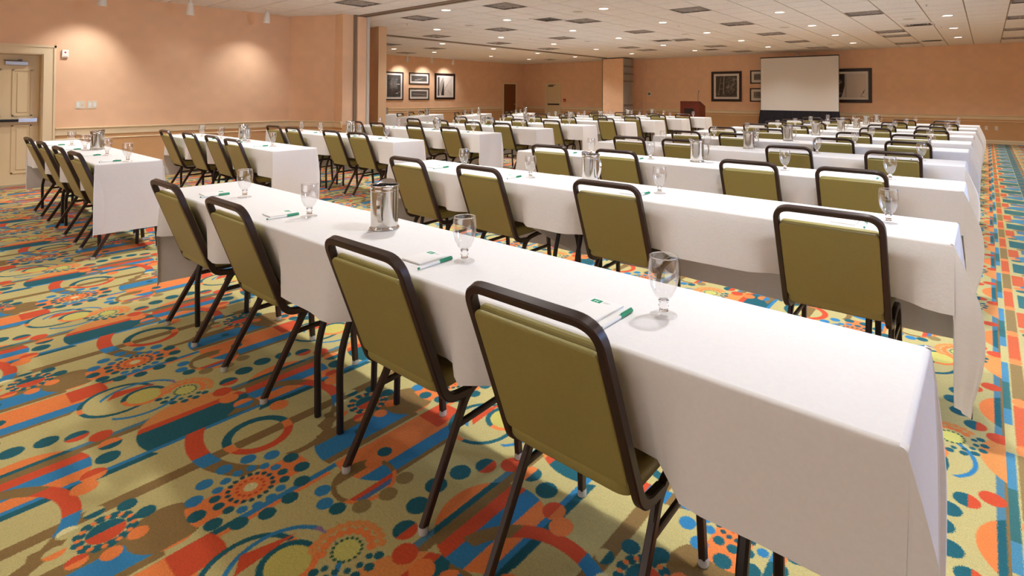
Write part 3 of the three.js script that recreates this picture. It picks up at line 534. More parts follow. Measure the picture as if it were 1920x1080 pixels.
// cloth over x0..x1, zn (near) .. zf (far); left/right end hang or stop; chairs: [x, z] that press the near side in
function clothGeo(x0, x1, zn, zf, hangL, hangR, chairs, sd, lift, loose = 0.35) {
  const y0 = T + lift, nd = 0.27, fd = 0.53, ed = hangR && !hangL ? 0.52 + 0.1 * Math.min(1, loose) : 0.55, rows = 13;
  const ph = sd * 1.7, path = [];                        // x, z, outward normal, drop, pleat reach direction
  const push = (x, z, nx, nz, drop, tip = 0, tx = 0, tz = 0, kind = 0) => path.push({ x, z, nx, nz, drop, tip, tx, tz, kind });
  const nS = 46, eS = 12, cS = 7;
  const corner = (x, z, n1, n2, d1, d2, dir, mag = 1) => {        // loose fold at a corner
    for (let k = 0; k <= 2 * cS; k++) { const u = k / (2 * cS), w = 1 - Math.abs(2 * u - 1), a = u * Math.PI / 2; const nx = n1[0] * Math.cos(a) + n2[0] * Math.sin(a), nz = n1[1] * Math.cos(a) + n2[1] * Math.sin(a); push(x, z, nx, nz, d1 + (d2 - d1) * (d2 > d1 ? Math.min(1, u / 0.15) : Math.max(0, 1 - (1 - u) / 0.15)) , w, dir[0] * mag, dir[1] * mag, u < 0.5 ? -1 : 1); }
  };
  const sl = hangL ? 1 : 0, sr = hangR ? 1 : 0;
  const near = () => { for (let k = 0; k <= nS; k++) push(x0 + (x1 - x0) * k / nS, zn, 0, 1, nd); };
  const farP = () => { for (let k = 0; k <= nS; k++) push(x1 + (x0 - x1) * k / nS, zf, 0, -1, fd); };
  if (hangL) { for (let k = 0; k <= eS; k++) push(x0, zf + (zn - zf) * k / eS, -1, 0, ed); corner(x0, zn, [-1, 0], [0, 1], ed, nd, [-0.97, 0.25], 0.3); }
  near();
  if (hangR) { corner(x1, zn, [0, 1], [1, 0], nd, ed, [0.96, 0.28], loose); for (let k = 0; k <= eS; k++) push(x1, zn + (zf - zn) * k / eS, 1, 0, ed); corner(x1, zf, [1, 0], [0, -1], ed, fd, [0.7, -0.7], 0.35); }
  farP();
  if (hangL) corner(x0, zf, [0, -1], [-1, 0], fd, ed, [-0.7, -0.7], 0.5);
  const closed = hangL && hangR;
  const pos = [], idx = [], uv = [], R = 0.012, n = path.length;
  let s = 0;
  for (let i = 0; i < n; i++) {
    const p = path[i]; if (i) s += Math.hypot(p.x - path[i - 1].x, p.z - path[i - 1].z) + 0.004;
    for (let j = 0; j <= rows; j++) {
      let out, y, t;
      if (j < 3) { const a = j / 3 * Math.PI / 2; out = R * Math.sin(a) - R; y = y0 - R + R * Math.cos(a); t = 0; }
      else { t = (j - 3) / (rows - 3) * (p.drop - R); out = 0; y = y0 - R - t; }
      const g = Math.min(1, t / 0.25);
      const q = Math.abs(p.nz) > 0.9 ? p.x : p.x + p.z;
      const wave = g * (0.009 * Math.sin(q * 6.3 + ph) + 0.005 * Math.sin(q * 13.1 + ph * 2.3) + 0.003 * Math.sin(q * 23 + ph)) * (p.tip ? 0.3 : 1);
      out += wave + Math.min(g * 6, 1) * lift + (p.nz < -0.5 ? 0.012 * g : 0.004 * g);
      const reach = p.tip * 0.05 * (1.25 * Math.sin(Math.PI * Math.min(t, 0.56) / 0.62) * 0.6 + 0.4 * Math.min(1, t / 0.2)) + (p.kind ? p.kind * 0.004 * (1 - p.tip) : 0) * g;
      let x = p.x + p.nx * out + p.tx * reach, z = p.z + p.nz * out + p.tz * reach;
      if (p.tip) y -= 0.02 * p.tip * g;
      if (p.nz > 0.99) for (const [cx, cz] of chairs) {  // backrest leaning against the cloth
        const d = Math.abs(x - cx), lim = cz + 0.125 + (y - 0.352) * 0.377 - 0.052;
        const k = d < 0.225 ? 1 : d < 0.36 ? 0.5 + 0.5 * Math.cos((d - 0.225) / 0.135 * Math.PI) : 0;
        if (z > lim) z += (lim - z) * k * Math.min(1, Math.max(0, (T - 0.02 - y) / 0.03));
      }
      pos.push(x, y, z); uv.push(s * 2, t * 2);
    }
  }
  const K = rows + 1, seg = closed ? n : n - 1;
  for (let i = 0; i < seg; i++) { const i2 = (i + 1) % n; for (let j = 0; j < rows; j++) { const a = i * K + j, b = i2 * K + j; idx.push(a, a + 1, b, b, a + 1, b + 1); } }
  // flat top: strips between near and far edge
  const m0 = pos.length / 3, nx = 30, nz = 4, i0 = x0 + (hangL ? 0.012 : 0), i1 = x1 - (hangR ? 0.012 : 0);
  for (let i = 0; i <= nx; i++) for (let j = 0; j <= nz; j++) { const x = i0 + (i1 - i0) * i / nx, z = zn - 0.012 + (zf + 0.012 - (zn - 0.012)) * j / nz; pos.push(x, y0 + (j > 0 && j < nz && i > 0 && i < nx ? 0.0008 * Math.sin(x * 9 + ph) * Math.sin(j * 2 + ph) : 0), z); uv.push(x * 2, z * 2); }
  for (let i = 0; i < nx; i++) for (let j = 0; j < nz; j++) { const a = m0 + i * (nz + 1) + j, b = a + nz + 1; idx.push(a, b, a + 1, b, b + 1, a + 1); }
  const g = new THREE.BufferGeometry(); g.setAttribute('position', new THREE.Float32BufferAttribute(pos, 3)); g.setAttribute('uv', new THREE.Float32BufferAttribute(uv, 2)); g.setIndex(idx); g.computeVertexNormals(); return g;
}
// ------------------------------------------------------------------ folding table
function tableParts(o, x0, x1, zc, legXs) {
  mesh('tabletop', boxUV(box(x0 + 0.004, x1 - 0.004, T - 0.024, T - 0.003, zc - TD / 2 + 0.006, zc + TD / 2 - 0.006)), M.tabletop, o);
  for (const x of legXs) {
    for (const s of [-1, 1]) mesh('leg', sweep(rounded([V(x, 0.002, zc + s * 0.13), V(x, 0.30, zc + s * 0.135), V(x, 0.47, zc + s * 0.075), V(x, T - 0.03, zc + s * 0.07)], [0.08, 0.08], 6), 0.012, 0.012, V(1, 0, 0), 0.5), M.tableMetal, o);
    mesh('leg_bar', merge([box(x - 0.012, x + 0.012, T - 0.05, T - 0.024, zc - 0.2, zc + 0.2), box(x - 0.008, x + 0.008, 0.50, 0.52, zc - 0.08, zc + 0.08)]), M.tableMetal, o);
    const d = x - (x0 + x1) / 2 > 0 ? -1 : 1;
    mesh('brace', sweep([V(x, 0.51, zc), V(x + d * 0.30, T - 0.035, zc)], 0.006, 0.009, V(0, 0, 1)), M.tableMetal, o);
  }
}
// ------------------------------------------------------------------ goblet, pitcher, pad, pen
const bowlG = lathe([[0, 0.0405], [0.012, 0.0405], [0.024, 0.053], [0.0335, 0.075], [0.0390, 0.10], [0.0395, 0.118], [0.0377, 0.140], [0.0362, 0.150], [0.0355, 0.1507], [0.0348, 0.150], [0.0362, 0.139], [0.0380, 0.117], [0.0374, 0.10], [0.0318, 0.076], [0.022, 0.0555], [0.012, 0.045], [0, 0.0435]], 32);
const rimG = new THREE.TorusGeometry(0.0357, 0.0012, 6, 32).rotateX(Math.PI / 2).translate(0, 0.1505, 0);
const stemG = lathe([[0, 0.013], [0.0125, 0.013], [0.0112, 0.019], [0.0112, 0.022], [0.0135, 0.026], [0.0112, 0.030], [0.0112, 0.034], [0.0135, 0.040], [0, 0.0404]], 20);
const footG = lathe([[0.0125, 0.0128], [0.018, 0.0105], [0.028, 0.0065], [0.0345, 0.004], [0.0352, 0.002], [0.034, 0], [0.031, 0.0006], [0.024, 0.003], [0.012, 0.005], [0, 0.0055]], 28);
function goblet(label, pos) {
  const o = thing('water_goblet', label, 'glass', 'stemmed water glasses', pos);
  mesh('rim', rimG, M.glass, mesh('bowl', bowlG, M.thinGlass, o)); mesh('stem', stemG, M.glass, o); mesh('foot', footG, M.thinGlass, o); return o;
}
function makePitcher() {
  const o = thing('water_pitcher', '', 'pitcher', 'steel water pitchers'); o.userData.base = 'water_pitcher';
  mesh('body', lathe([[0, 0.008], [0.052, 0.008], [0.055, 0.012], [0.0555, 0.02], [0.0565, 0.10], [0.0575, 0.176], [0.0585, 0.180], [0.0572, 0.182], [0.0560, 0.178], [0.0550, 0.10], [0.0535, 0.018], [0, 0.014]], 40), M.steel, o);
  mesh('base_ring', lathe([[0.045, 0], [0.060, 0], [0.062, 0.003], [0.060, 0.007], [0.0565, 0.009], [0.0555, 0.013], [0.050, 0.013]], 40), M.steel, o);
  mesh('rim_band', lathe([[0.0573, 0.158], [0.0588, 0.161], [0.0575, 0.164], [0.0578, 0.172], [0.0595, 0.176], [0.0598, 0.181], [0.0575, 0.184], [0.0562, 0.181]], 40), M.steel, o);
  mesh('handle', sweep(rounded([V(0.056, 0.150, 0), V(0.092, 0.158, 0), V(0.104, 0.10, 0), V(0.080, 0.045, 0), V(0.056, 0.040, 0)], [0.03, 0.05, 0.04], 7), 0.0075, 0.0042, V(0, 0, 1)), M.steel, o);
  // spout with the raised ice guard
  const pos = [], idx = []; const N = 16;
  for (let i = 0; i <= N; i++) { const a = Math.PI + (i / N - 0.5) * 1.5, e = Math.cos((i / N - 0.5) * Math.PI); for (const [dr, dy] of [[0, -0.022 * e - 0.002], [0.011 * e, -0.002], [0.018 * e, 0.016 * e]]) pos.push((0.0578 + dr) * Math.cos(a), 0.181 + dy, (0.0578 + dr) * Math.sin(a)); }
  for (let i = 0; i < N; i++) for (let k = 0; k < 2; k++) { const a = i * 3 + k; idx.push(a, a + 3, a + 1, a + 1, a + 3, a + 4); }
  const g = new THREE.BufferGeometry(); g.setAttribute('position', new THREE.Float32BufferAttribute(pos, 3)); g.setIndex(idx); g.computeVertexNormals(); g.setAttribute('uv', new THREE.Float32BufferAttribute(new Float32Array(pos.length / 3 * 2), 2));
  const st = M.steel.clone(); st.side = THREE.DoubleSide; mesh('spout', g, st, o);
  return o;
}
const pitcher0 = makePitcher(); scene.remove(pitcher0); used.set('water_pitcher', 0);
const padTex = (() => { const cv = document.createElement('canvas'); cv.width = 200; cv.height = 250; const c = cv.getContext('2d'); c.fillStyle = '#f4f2ee'; c.fillRect(0, 0, 200, 250);
  c.fillStyle = '#12946a'; c.fillRect(22, 22, 62, 40); c.strokeStyle = '#e9f6ef'; c.lineWidth = 5; c.beginPath(); c.moveTo(42, 32); c.quadraticCurveTo(38, 46, 42, 54); c.moveTo(64, 30); c.quadraticCurveTo(58, 44, 62, 54); c.moveTo(42, 44); c.lineTo(62, 42); c.stroke();
  c.fillStyle = '#9a9c9a'; for (let i = 0; i < 9; i++) c.fillRect(94 + i * 5, 30, 3, 6); for (let i = 0; i < 7; i++) c.fillRect(94 + i * 5, 40, 3, 5);
  const t = new THREE.CanvasTexture(cv); t.colorSpace = THREE.SRGBColorSpace; return t; })();
M.padTop = std({ map: padTex, roughness: 0.85 });
function makePad() {
  const o = thing('notepad', '', 'notepad', 'white notepads'); o.userData.base = 'notepad';
  mesh('paper_block', new RoundedBoxGeometry(0.098, 0.005, 0.125, 1, 0.0008).translate(0, 0.0025, 0), M.paper, o);
  const g = new THREE.PlaneGeometry(0.096, 0.123); g.rotateX(-Math.PI / 2); g.translate(0, 0.0053, 0); mesh('printed_sheet', g, M.padTop, o); return o;
}
const pad0 = makePad(); scene.remove(pad0); used.set('notepad', 0);
function makePen() {
  const o = thing('pen', '', 'pen', 'white pens with green caps'); o.userData.base = 'pen';
  mesh('barrel', new THREE.CylinderGeometry(0.0042, 0.0042, 0.086, 10).rotateX(Math.PI / 2).translate(0, 0.0052, 0.03), M.penWhite, o);
  mesh('end_plug', new THREE.CylinderGeometry(0.0036, 0.0032, 0.006, 10).rotateX(Math.PI / 2).translate(0, 0.0052, 0.0755), M.green, o);
  mesh('cap', merge([new THREE.CylinderGeometry(0.0052, 0.0048, 0.056, 10).rotateX(Math.PI / 2).translate(0, 0.0054, -0.04), box(-0.0018, 0.0018, 0.0095, 0.0125, -0.06, -0.016), box(-0.0018, 0.0018, 0.006, 0.0125, -0.066, -0.06)]), M.green, o); return o;
}
const pen0 = makePen(); scene.remove(pen0); used.set('pen', 0);
// ------------------------------------------------------------------ table rows
// near edge z, left end, right end, chair centres (left to right)
const ROWS_R = [[-1.04, -3.76, -0.10, [-3.40, -2.60, -1.525, -0.83]], [-2.60, -3.76, -0.10, [-3.36, -2.60, -1.62, -0.53]], [-4.12, -3.72, -0.11, [-3.23, -2.50, -1.35, -0.70]], [-5.60, -3.72, -0.14, [-3.22, -2.60, -1.46, -0.64]], [-7.00, -3.70, -0.15, [-3.16, -2.51, -1.36, -0.66]], [-8.32, -3.70, -0.15, [-3.16, -2.46, -1.38, -0.76]], [-9.70, -3.68, -0.15, [-3.10, -2.46, -1.33, -0.62]], [-10.9, -3.66, -0.14, [-3.12, -2.48, -1.40, -0.70]], [-12.15, -3.66, -0.14, [-3.14, -2.46, -1.36, -0.60]], [-13.55, -3.66, -0.11, [-3.10, -2.50, -1.33, -0.64]]];
const ROWS_M = [[-1.06, -8.65, -5.46, [-7.90, -7.14, -6.34, -5.68]], [-2.45, -8.70, -5.48, [-8.28, -7.56, -6.80, -6.14]], [-3.85, -8.85, -5.47, [-8.39, -7.73, -6.68, -6.10]], [-5.46, -9.20, -5.67, [-8.72, -8.09, -7.03, -6.20]], [-6.88, -9.40, -5.80, [-8.96, -8.13, -7.20, -6.48]], [-8.28, -9.48, -5.84, [-9.10, -8.27, -7.37, -6.49]], [-9.85, -9.50, -5.86, [-9.14, -8.28, -7.27, -6.27]], [-11.1, -9.50, -5.82, [-9.12, -8.30, -7.25, -6.35]], [-12.38, -9.46, -5.78, [-9.08, -8.24, -7.22, -6.38]], [-13.65, -9.40, -5.73, [-9.02, -8.22, -7.18, -6.32]]];
const SIDE4 = ['leftmost', 'second from left', 'third from left', 'rightmost'];
function row(block, r, [zn, xl, xr, chairs], pitcherX) {
  const zc = zn - TD / 2, zf = zn - TD, cz = zn - 0.217, mid = (xl + xr) / 2 - 0.1, seam = xr - 2.24;
  const where = `${r ? ORD[r] + ' nearest' : 'nearest'} row of ${block} block`;
  const pos = chairs.map((x, i) => [x + (rnd() - 0.5) * 0.02, cz + (r ? rnd() * 0.045 : 0)]);
  for (const [k, x0, x1, legs] of [[0, xl, mid, [xl + 0.31, mid - 0.085]], [1, mid, xr, [mid + 0.085, xr - 0.30]]]) {
    const o = thing('folding_table', `narrow folding table under the ${k ? 'right' : 'left'} half of the ${where}`, 'table', 'folding tables');
    o.position.set((x0 + x1) / 2, 0, zc); const g = new THREE.Group(); tableParts(g, x0, x1, zc, legs); for (const c of [...g.children]) { c.position.sub(o.position); o.add(c); }
  }
  const cloth = (x0, x1, hl, hr, lift, label) => { const g = clothGeo(x0, x1, zn, zf, hl, hr, pos, r * 2.3 + (block === 'right' ? 0 : 5) , lift, block === 'right' ? (r ? 1.6 : 1.05) : 0.4); const cx = (x0 + x1) / 2; g.translate(-cx, 0, -zc); single('tablecloth', g, M.cloth, label, 'tablecloth', 'white tablecloths', [cx, 0, zc]); };
  cloth(xl, seam + 0.12, true, false, 0.0, `white tablecloth over the left half of the ${where}`);
  cloth(seam, xr, false, true, 0.0025, `white tablecloth over the right half of the ${where}`);
  chairs.forEach((x, i) => {
    copyOf(chair0, `olive padded chair, ${SIDE4[i]} at the ${where}`, [pos[i][0], 0, pos[i][1]], (rnd() - 0.5) * (r ? 0.06 : 0.02));
    const gx = x + [0.27, 0.19, 0.165, 0.19][i], top = T + (gx > seam ? 0.0026 : 0.0002);
    const gz = zn - 0.2 - rnd() * 0.03;
    goblet(`empty stemmed water glass, ${SIDE4[i]} on the ${where}`, [gx, top + 0.0006, gz]);
    if (r < 6) {
      const px = x + 0.035, pt = T + (px > seam ? 0.0026 : 0.0002) + 0.0006;
      copyOf(pad0, `white notepad with green logo, ${SIDE4[i]} on the ${where}`, [px, pt, zn - 0.145], (rnd() - 0.5) * 0.16);
      copyOf(pen0, `white pen with green cap, ${SIDE4[i]} on the ${where}`, [px + 0.082, pt, zn - 0.125], (rnd() - 0.5) * 0.2 + 0.02);
    }
  });
  copyOf(pitcher0, `polished steel water pitcher on the ${where}`, [pitcherX, T + (pitcherX > seam ? 0.0026 : 0.0002) + 0.0006, zn - 0.30], (rnd() - 0.5) * 0.2 - (r === 0 ? 0.8 : r === 1 ? 0.35 : 0));
}
ROWS_R.forEach((q, r) => row('right', r, q, [-1.96, -1.98, -1.92, -1.98, -1.96, -1.93, -1.86, -1.83, -1.86, -1.87][r]));
ROWS_M.forEach((q, r) => row('left', r, q, [-6.91, -6.92, -6.90, -6.98, -7.36, -7.5, -7.5, -7.48, -7.45, -7.4][r]));
// ------------------------------------------------------------------ angled tables in the far alcove
[[-13.47, -9.06, 1.83], [-12.14, -9.48, 2.44], [-11.6, -10.98, 2.44], [-11.05, -12.45, 2.44]].forEach(([px, pz, L], k) => {
  const turn = -1.01, label = ['beside the tall harbour picture', 'nearest the alcove wall corner', 'in front of the sail picture', 'before the brown doorway'][k];
  const o = thing('folding_table', `angled folding table in the far alcove, ${label}`, 'table', 'folding tables', [px, 0, pz], turn);
  tableParts(o, -L / 2, L / 2, 0, [-L / 2 + 0.3, L / 2 - 0.3]);
  const xs = L > 2 ? [0.8, 0, -0.8] : [0.42, -0.42], names = L > 2 ? ['nearest', 'middle', 'farthest'] : ['nearer', 'farther'];
  const ch = xs.map(x => [x, 0.012]);
  const g = clothGeo(-L / 2, L / 2, TD / 2, -TD / 2, true, true, ch, k * 1.9 + 40, 0.0002);
  single('tablecloth', g, M.cloth, `white tablecloth on the angled alcove table ${label}`, 'tablecloth', 'white tablecloths', [px, 0, pz], turn);
  const at = (x, z) => [px + x * Math.cos(turn) + z * Math.sin(turn), pz - x * Math.sin(turn) + z * Math.cos(turn)];
  names.forEach((w, i) => {
    const [cx, czz] = at(xs[i], 0.012);
    copyOf(chair0, `olive padded chair, ${w} one at the alcove table ${label}`, [cx, 0, czz], turn);
    const [gx, gz] = at(xs[i] + 0.19, 0.02); goblet(`stemmed water glass, ${w} one on the alcove table ${label}`, [gx, T + 0.0009, gz]);
  });
  const [qx, qz] = at(-0.2, -0.07); copyOf(pitcher0, `steel water pitcher on the alcove table ${label}`, [qx, T + 0.0009, qz], turn);
});
// ------------------------------------------------------------------ projection screen, lectern
{
  const o = thing('projection_screen', 'large blank white projection screen standing above a black skirt', 'screen', null, [-4.73, 0, -18.8]);
  const w = 1.175;
  mesh('screen_surface', box(-w, w, 0.86, 2.60, -0.01, 0), M.screen, o);
  mesh('frame_tube', merge([box(-w - 0.012, w + 0.012, 2.60, 2.635, -0.03, 0.006), box(-w - 0.012, -w, 0.4, 2.62, -0.03, -0.004), box(w, w + 0.012, 0.4, 2.62, -0.03, -0.004)]), M.frame, o);
  mesh('hanger', merge([box(-0.03, 0.03, 2.635, 2.68, -0.02, 0.0), lathe([[0, 0], [0.02, 0.005], [0.02, 0.03], [0, 0.035]], 10).translate(0, 2.68, -0.01)]), M.alu, o);
  mesh('leg', box(-w + 0.1, -w + 0.13, 0, 0.9, -0.06, -0.03), M.alu, o); mesh('leg', box(w - 0.13, w - 0.1, 0, 0.9, -0.06, -0.03), M.alu, o);
  // pleated skirt flaring to the floor
  const pos = [], idx = [], N = 150; for (let i = 0; i <= N; i++) { const u = i / N * 2 - 1; for (const [y, k] of [[0.862, 0], [0.6, 0.5], [0.3, 0.85], [0.004, 1]]) pos.push(u * (w + 0.02 + 0.07 * k), y, 0.012 + 0.05 * k + 0.014 * (0.4 + k) * Math.sin(i * 1.3)); }
  for (let i = 0; i < N; i++) for (let k = 0; k < 3; k++) { const a = i * 4 + k; idx.push(a, a + 1, a + 4, a + 1, a + 5, a + 4); }
  const g = new THREE.BufferGeometry(); g.setAttribute('position', new THREE.Float32BufferAttribute(pos, 3)); g.setIndex(idx); g.computeVertexNormals(); g.setAttribute('uv', new THREE.Float32BufferAttribute(new Float32Array(pos.length / 3 * 2), 2)); mesh('skirt', g, M.skirt, o);
}
{
  const o = thing('lectern', 'dark red wooden lectern with black front opening and gooseneck microphone', 'lectern', null, [-7.63, 0, -17.2]);
  const prof = new THREE.Shape(); prof.moveTo(0.22, 0.06); prof.lineTo(0.22, 1.15); prof.lineTo(0.20, 1.155); prof.lineTo(-0.25, 0.99); prof.lineTo(-0.25, 0.06); prof.closePath();
  const sideG = s => { const g = new THREE.ExtrudeGeometry(prof, { depth: 0.025, bevelEnabled: false }); g.rotateY(-Math.PI / 2); g.translate(s > 0 ? 0.34 : -0.315, 0, 0); return boxUV(g, 1.5); };
  mesh('side_panel', sideG(-1), M.lectern, o); mesh('side_panel', sideG(1), M.lectern, o);
  const fr = mesh('front_panel', boxUV(merge([box(-0.315, 0.315, 0.06, 0.74, 0.19, 0.22), box(-0.315, 0.315, 0.91, 1.15, 0.19, 0.22), box(-0.315, -0.20, 0.74, 0.91, 0.19, 0.22), box(0.13, 0.315, 0.74, 0.91, 0.19, 0.22)]), 1.5), M.lectern, o);
  mesh('speaker_grille', box(-0.20, 0.13, 0.74, 0.91, 0.18, 0.2), M.black, fr);
  const tg = boxUV(box(-0.32, 0.32, -0.012, 0.012, -0.24, 0.24), 1.5); tg.rotateX(-Math.atan2(0.165, 0.45)); tg.translate(0, 1.06, -0.025); mesh('reading_top', tg, M.lectern, o);
  mesh('plinth', boxUV(box(-0.36, 0.36, 0, 0.06, -0.27, 0.24), 1.5), M.lectern, o);
  const mic = mesh('microphone_neck', tube([V(0.26, 1.14, 0.15), V(0.26, 1.28, 0.15), V(0.255, 1.40, 0.13), V(0.25, 1.47, 0.09)], 0.006, 20, 8), M.black, o);
  mesh('microphone', new THREE.CapsuleGeometry(0.016, 0.03, 4, 10).rotateX(-0.8).translate(0.25, 1.49, 0.075), M.black, mic);
}
// ------------------------------------------------------------------ framed photographs (generic sailing subjects)
function art(kind) {
  const cv = document.createElement('canvas'); cv.width = 256; cv.height = 256; const c = cv.getContext('2d'); seed = 77 + kind * 13;
  const grey = (v, a = 1) => `rgba(${Math.round(v * 1.02)},${Math.round(v * 0.96)},${Math.round(v * 0.9)},${a})`;
  const blobs = (n, x0, x1, y0, y1, r0, r1, v0, v1, a) => { for (let i = 0; i < n; i++) { c.fillStyle = grey(v0 + (v1 - v0) * rnd(), a); c.beginPath(); c.ellipse(x0 + (x1 - x0) * rnd(), y0 + (y1 - y0) * rnd(), r0 + (r1 - r0) * rnd(), (r0 + (r1 - r0) * rnd()) * 0.6, rnd() * 3, 0, 7); c.fill(); } };
  if (kind === 0) { c.fillStyle = grey(70); c.fillRect(0, 0, 256, 256); blobs(60, 60, 190, 40, 150, 10, 34, 110, 150, 0.35); blobs(40, 0, 256, 170, 256, 3, 16, 20, 110, 0.8); c.fillStyle = grey(230); for (const [x, y, w] of [[160, 100, 80], [150, 205, 60], [215, 190, 20]]) { c.beginPath(); c.moveTo(x, y + 8); c.lineTo(x + w, y); c.lineTo(x + w - 8, y + 12); c.fill(); } blobs(18, 0, 80, 20, 130, 4, 18, 30, 60, 0.6); }
  if (kind === 1 || kind === 2) { c.fillStyle = grey(85); c.fillRect(0, 0, 256, 256); blobs(50, 0, 256, 130, 256, 6, 26, 70, 140, 0.4); c.fillStyle = grey(200); c.beginPath(); if (kind === 1) { c.moveTo(40, 190); c.quadraticCurveTo(130, 175, 200, 95); c.quadraticCurveTo(150, 195, 60, 215); } else { c.moveTo(20, 110); c.quadraticCurveTo(120, 125, 240, 150); c.lineTo(240, 165); c.quadraticCurveTo(110, 145, 20, 120); } c.fill(); }
  if (kind === 3) { c.fillStyle = grey(215); c.fillRect(0, 0, 256, 256); c.fillStyle = grey(80); c.fillRect(0, 0, 30, 256); c.fillStyle = grey(165); c.beginPath(); c.moveTo(95, 5); c.quadraticCurveTo(-10, 110, 60, 250); c.quadraticCurveTo(110, 120, 100, 5); c.fill(); c.fillStyle = grey(40); c.beginPath(); c.moveTo(108, 40); c.lineTo(60, 252); c.lineTo(112, 252); c.fill(); c.strokeStyle = grey(60); c.lineWidth = 3; c.beginPath(); c.moveTo(125, 150); c.lineTo(235, 30); c.moveTo(175, 180); c.lineTo(230, 235); c.moveTo(120, 190); c.lineTo(175, 105); c.stroke(); }
  if (kind === 4) { c.fillStyle = grey(58); c.fillRect(0, 0, 256, 256); blobs(45, 130, 250, 20, 200, 6, 26, 130, 200, 0.35); blobs(60, 0, 256, 195, 256, 3, 10, 60, 200, 0.5); c.strokeStyle = grey(205); c.lineWidth = 6; c.beginPath(); c.moveTo(102, 0); c.lineTo(92, 225); c.stroke(); c.lineWidth = 3; c.beginPath(); c.moveTo(62, 20); c.lineTo(34, 235); c.moveTo(60, 90); c.lineTo(100, 90); c.moveTo(48, 160); c.lineTo(96, 160); c.stroke(); }
  if (kind === 5 || kind === 6) { c.fillStyle = grey(110); c.fillRect(0, 0, 256, 256); blobs(60, 0, 256, 0, 256, 10, 40, 80, 160, 0.3); if (kind === 5) { c.fillStyle = grey(235); c.fillRect(120, 60, 90, 14); } c.fillStyle = grey(70, 0.6); c.fillRect(0, 150, 256, 20); }
  if (kind === 7) { c.fillStyle = grey(212); c.fillRect(0, 0, 256, 256); c.fillStyle = grey(30); c.beginPath(); c.moveTo(0, 0); c.lineTo(118, 0); c.quadraticCurveTo(120, 120, 85, 256); c.lineTo(0, 256); c.fill(); blobs(14, 30, 90, 70, 130, 8, 24, 150, 190, 0.6); blobs(30, 60, 115, 170, 250, 2, 7, 150, 220, 0.7); c.fillStyle = grey(180); c.fillRect(110, 0, 14, 256); c.fillStyle = grey(60); c.beginPath(); c.moveTo(250, 165); c.lineTo(232, 205); c.lineTo(240, 212); c.fill(); c.strokeStyle = grey(90); c.lineWidth = 3; c.beginPath(); c.moveTo(238, 200); c.lineTo(220, 248); c.lineTo(246, 248); c.stroke(); }
  const t = new THREE.CanvasTexture(cv); t.colorSpace = THREE.SRGBColorSpace; return std({ map: t, roughness: 0.6 });
}
function picture(label, w, h, bw, mw, kind, pos, turn) {
  const o = thing('framed_picture', label, 'picture', null, pos, turn); const a = w / 2, b = h / 2, d = 0.035;
  const sh = new THREE.Shape(); sh.moveTo(-a, -b); sh.lineTo(a, -b); sh.lineTo(a, b); sh.lineTo(-a, b); sh.closePath(); const ho = new THREE.Path(); ho.moveTo(-a + bw, -b + bw); ho.lineTo(-a + bw, b - bw); ho.lineTo(a - bw, b - bw); ho.lineTo(a - bw, -b + bw); ho.closePath(); sh.holes.push(ho);
  mesh('frame', new THREE.ExtrudeGeometry(sh, { depth: d - 0.008, bevelEnabled: true, bevelThickness: 0.004, bevelSize: 0.004, bevelOffset: -0.004, bevelSegments: 1 }).translate(0, 0, 0.004), M.frame, o);
  mesh('mat_board', box(-a + bw, a - bw, -b + bw, b - bw, 0.004, 0.012), M.mat, o);
  const pg = new THREE.PlaneGeometry(w - 2 * bw - 2 * mw, h - 2 * bw - 2 * mw); pg.translate(0, 0, 0.0135); mesh('print', pg, art(kind), o);
  mesh('glazing', new THREE.PlaneGeometry(w - 2 * bw, h - 2 * bw).translate(0, 0, 0.0185), M.pane, o);
}
const lw = (label, z0, z1, y0, y1, bw, mw, k) => picture(label, Math.abs(z1 - z0), y1 - y0, bw, mw, k, [XL, (y0 + y1) / 2, (z0 + z1) / 2], Math.PI / 2);
lw('tall framed black and white harbour photograph on the far left wall', -12.0, -12.86, 1.12, 2.21, 0.045, 0.075, 0);
lw('upper of two small framed boat photographs on the far left wall', -13.13, -14.13, 1.75, 2.215, 0.04, 0.08, 1);
lw('lower of two small framed boat photographs on the far left wall', -13.13, -14.13, 1.13, 1.6, 0.04, 0.08, 2);
lw('framed black and white sail photograph nearest the brown doorway', -14.42, -15.52, 1.14, 2.235, 0.09, 0.07, 3);
const bw_ = (label, x0, x1, y0, y1, bw, mw, k) => picture(label, x1 - x0, y1 - y0, bw, mw, k, [(x0 + x1) / 2, (y0 + y1) / 2, ZB], 0);
bw_('large framed photograph of ship masts on the back wall beside lectern', -8.08, -6.94, 1.13, 2.25, 0.09, 0.08, 4);
bw_('upper of two small framed pictures half hidden behind the projection screen', -6.63, -5.63, 1.78, 2.26, 0.04, 0.09, 5);
bw_('lower of two small framed pictures half hidden behind the projection screen', -6.64, -5.64, 1.13, 1.62, 0.04, 0.09, 6);
bw_('large framed sail photograph right of the projection screen', -4.22, -2.82, 1.13, 2.24, 0.10, 0.07, 7);
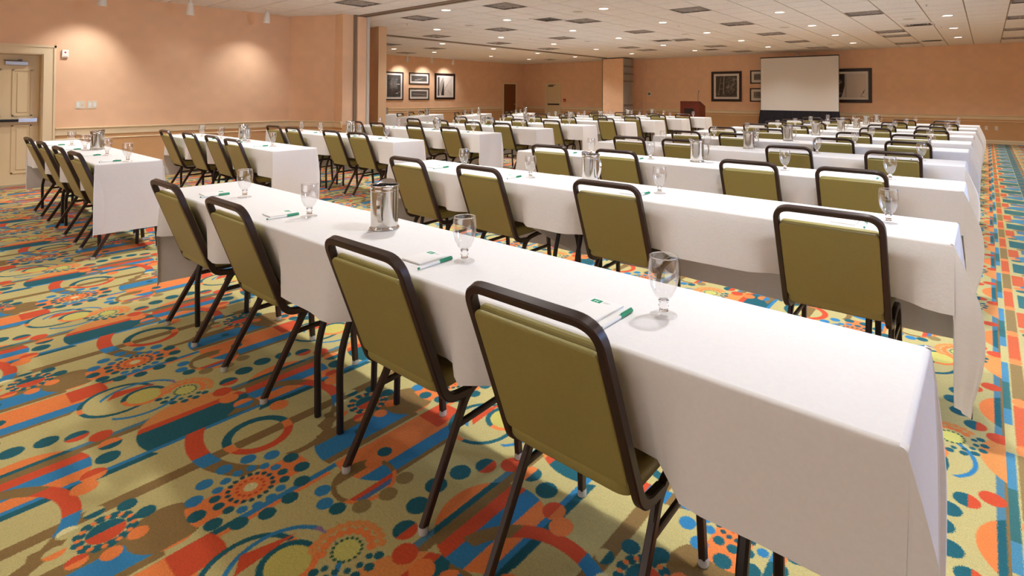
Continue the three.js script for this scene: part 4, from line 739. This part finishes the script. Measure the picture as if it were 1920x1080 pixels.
// ------------------------------------------------------------------ small wall fittings
function plate(label, name, cat, pos, turn, w, h, parts) {
  const o = thing(name, label, cat, null, pos, turn); mesh('plate', new RoundedBoxGeometry(w, h, 0.008, 2, 0.003).translate(0, 0, 0.004), M.plastic, o);
  for (const [x, y, a, b, m] of parts) mesh('insert', new RoundedBoxGeometry(a, b, 0.006, 1, 0.002).translate(x, y, 0.010), m, o); return o;
}
plate('cream double switch plate nearest the cream door', 'switch_plate', 'switch', [XN, 1.145, -1.87], Math.PI / 2, 0.115, 0.115, [[-0.028, 0, 0.034, 0.066, M.white], [0.028, 0, 0.02, 0.03, M.trim]]);
plate('cream double switch plate right of its twin on left wall', 'switch_plate', 'switch', [XN, 1.145, -2.01], Math.PI / 2, 0.115, 0.115, [[-0.028, 0, 0.034, 0.066, M.white], [0.028, 0, 0.034, 0.066, M.white]]);
plate('cream outlet plate on the right end of back wall, left of two', 'outlet_plate', 'outlet', [-0.02, 0.45, ZB], 0, 0.07, 0.115, [[0, 0.025, 0.03, 0.03, M.white], [0, -0.025, 0.03, 0.03, M.white]]);
plate('cream outlet plate on the right end of back wall, right of two', 'outlet_plate', 'outlet', [0.20, 0.45, ZB], 0, 0.07, 0.115, [[0, 0.025, 0.03, 0.03, M.white], [0, -0.025, 0.03, 0.03, M.white]]);
plate('pale wall control plate beside the folded partition stack', 'wall_control', 'control', [-10.715, 1.41, ZB], 0, 0.20, 0.18, [[0, 0, 0.10, 0.08, M.vent]]);
{ const o = thing('fire_alarm', 'small white fire alarm strobe on the wall above the switches', 'alarm', null, [XN, 1.905, -1.685], Math.PI / 2); mesh('body', new RoundedBoxGeometry(0.075, 0.115, 0.035, 2, 0.006).translate(0, 0, 0.0175), M.white, o); mesh('strobe_lens', new RoundedBoxGeometry(0.05, 0.02, 0.012, 2, 0.004).translate(0, -0.035, 0.038), M.plastic, o); mesh('emblem', new THREE.CircleGeometry(0.012, 12).translate(0, 0.02, 0.0356), M.red, o); }
{ const o = thing('fire_pull_station', 'small red fire pull station beside the cream back door', 'alarm', null, [-15.065, 1.11, ZB], 0); mesh('body', new RoundedBoxGeometry(0.12, 0.14, 0.05, 2, 0.008).translate(0, 0, 0.025), M.red, o); mesh('pull_handle', new RoundedBoxGeometry(0.08, 0.025, 0.02, 2, 0.004).translate(0, -0.02, 0.055), M.white, o); }
scene.traverse(o => { if (o.isMesh) { o.castShadow = o.receiveShadow = true; } });
renderer.render(scene, camera);
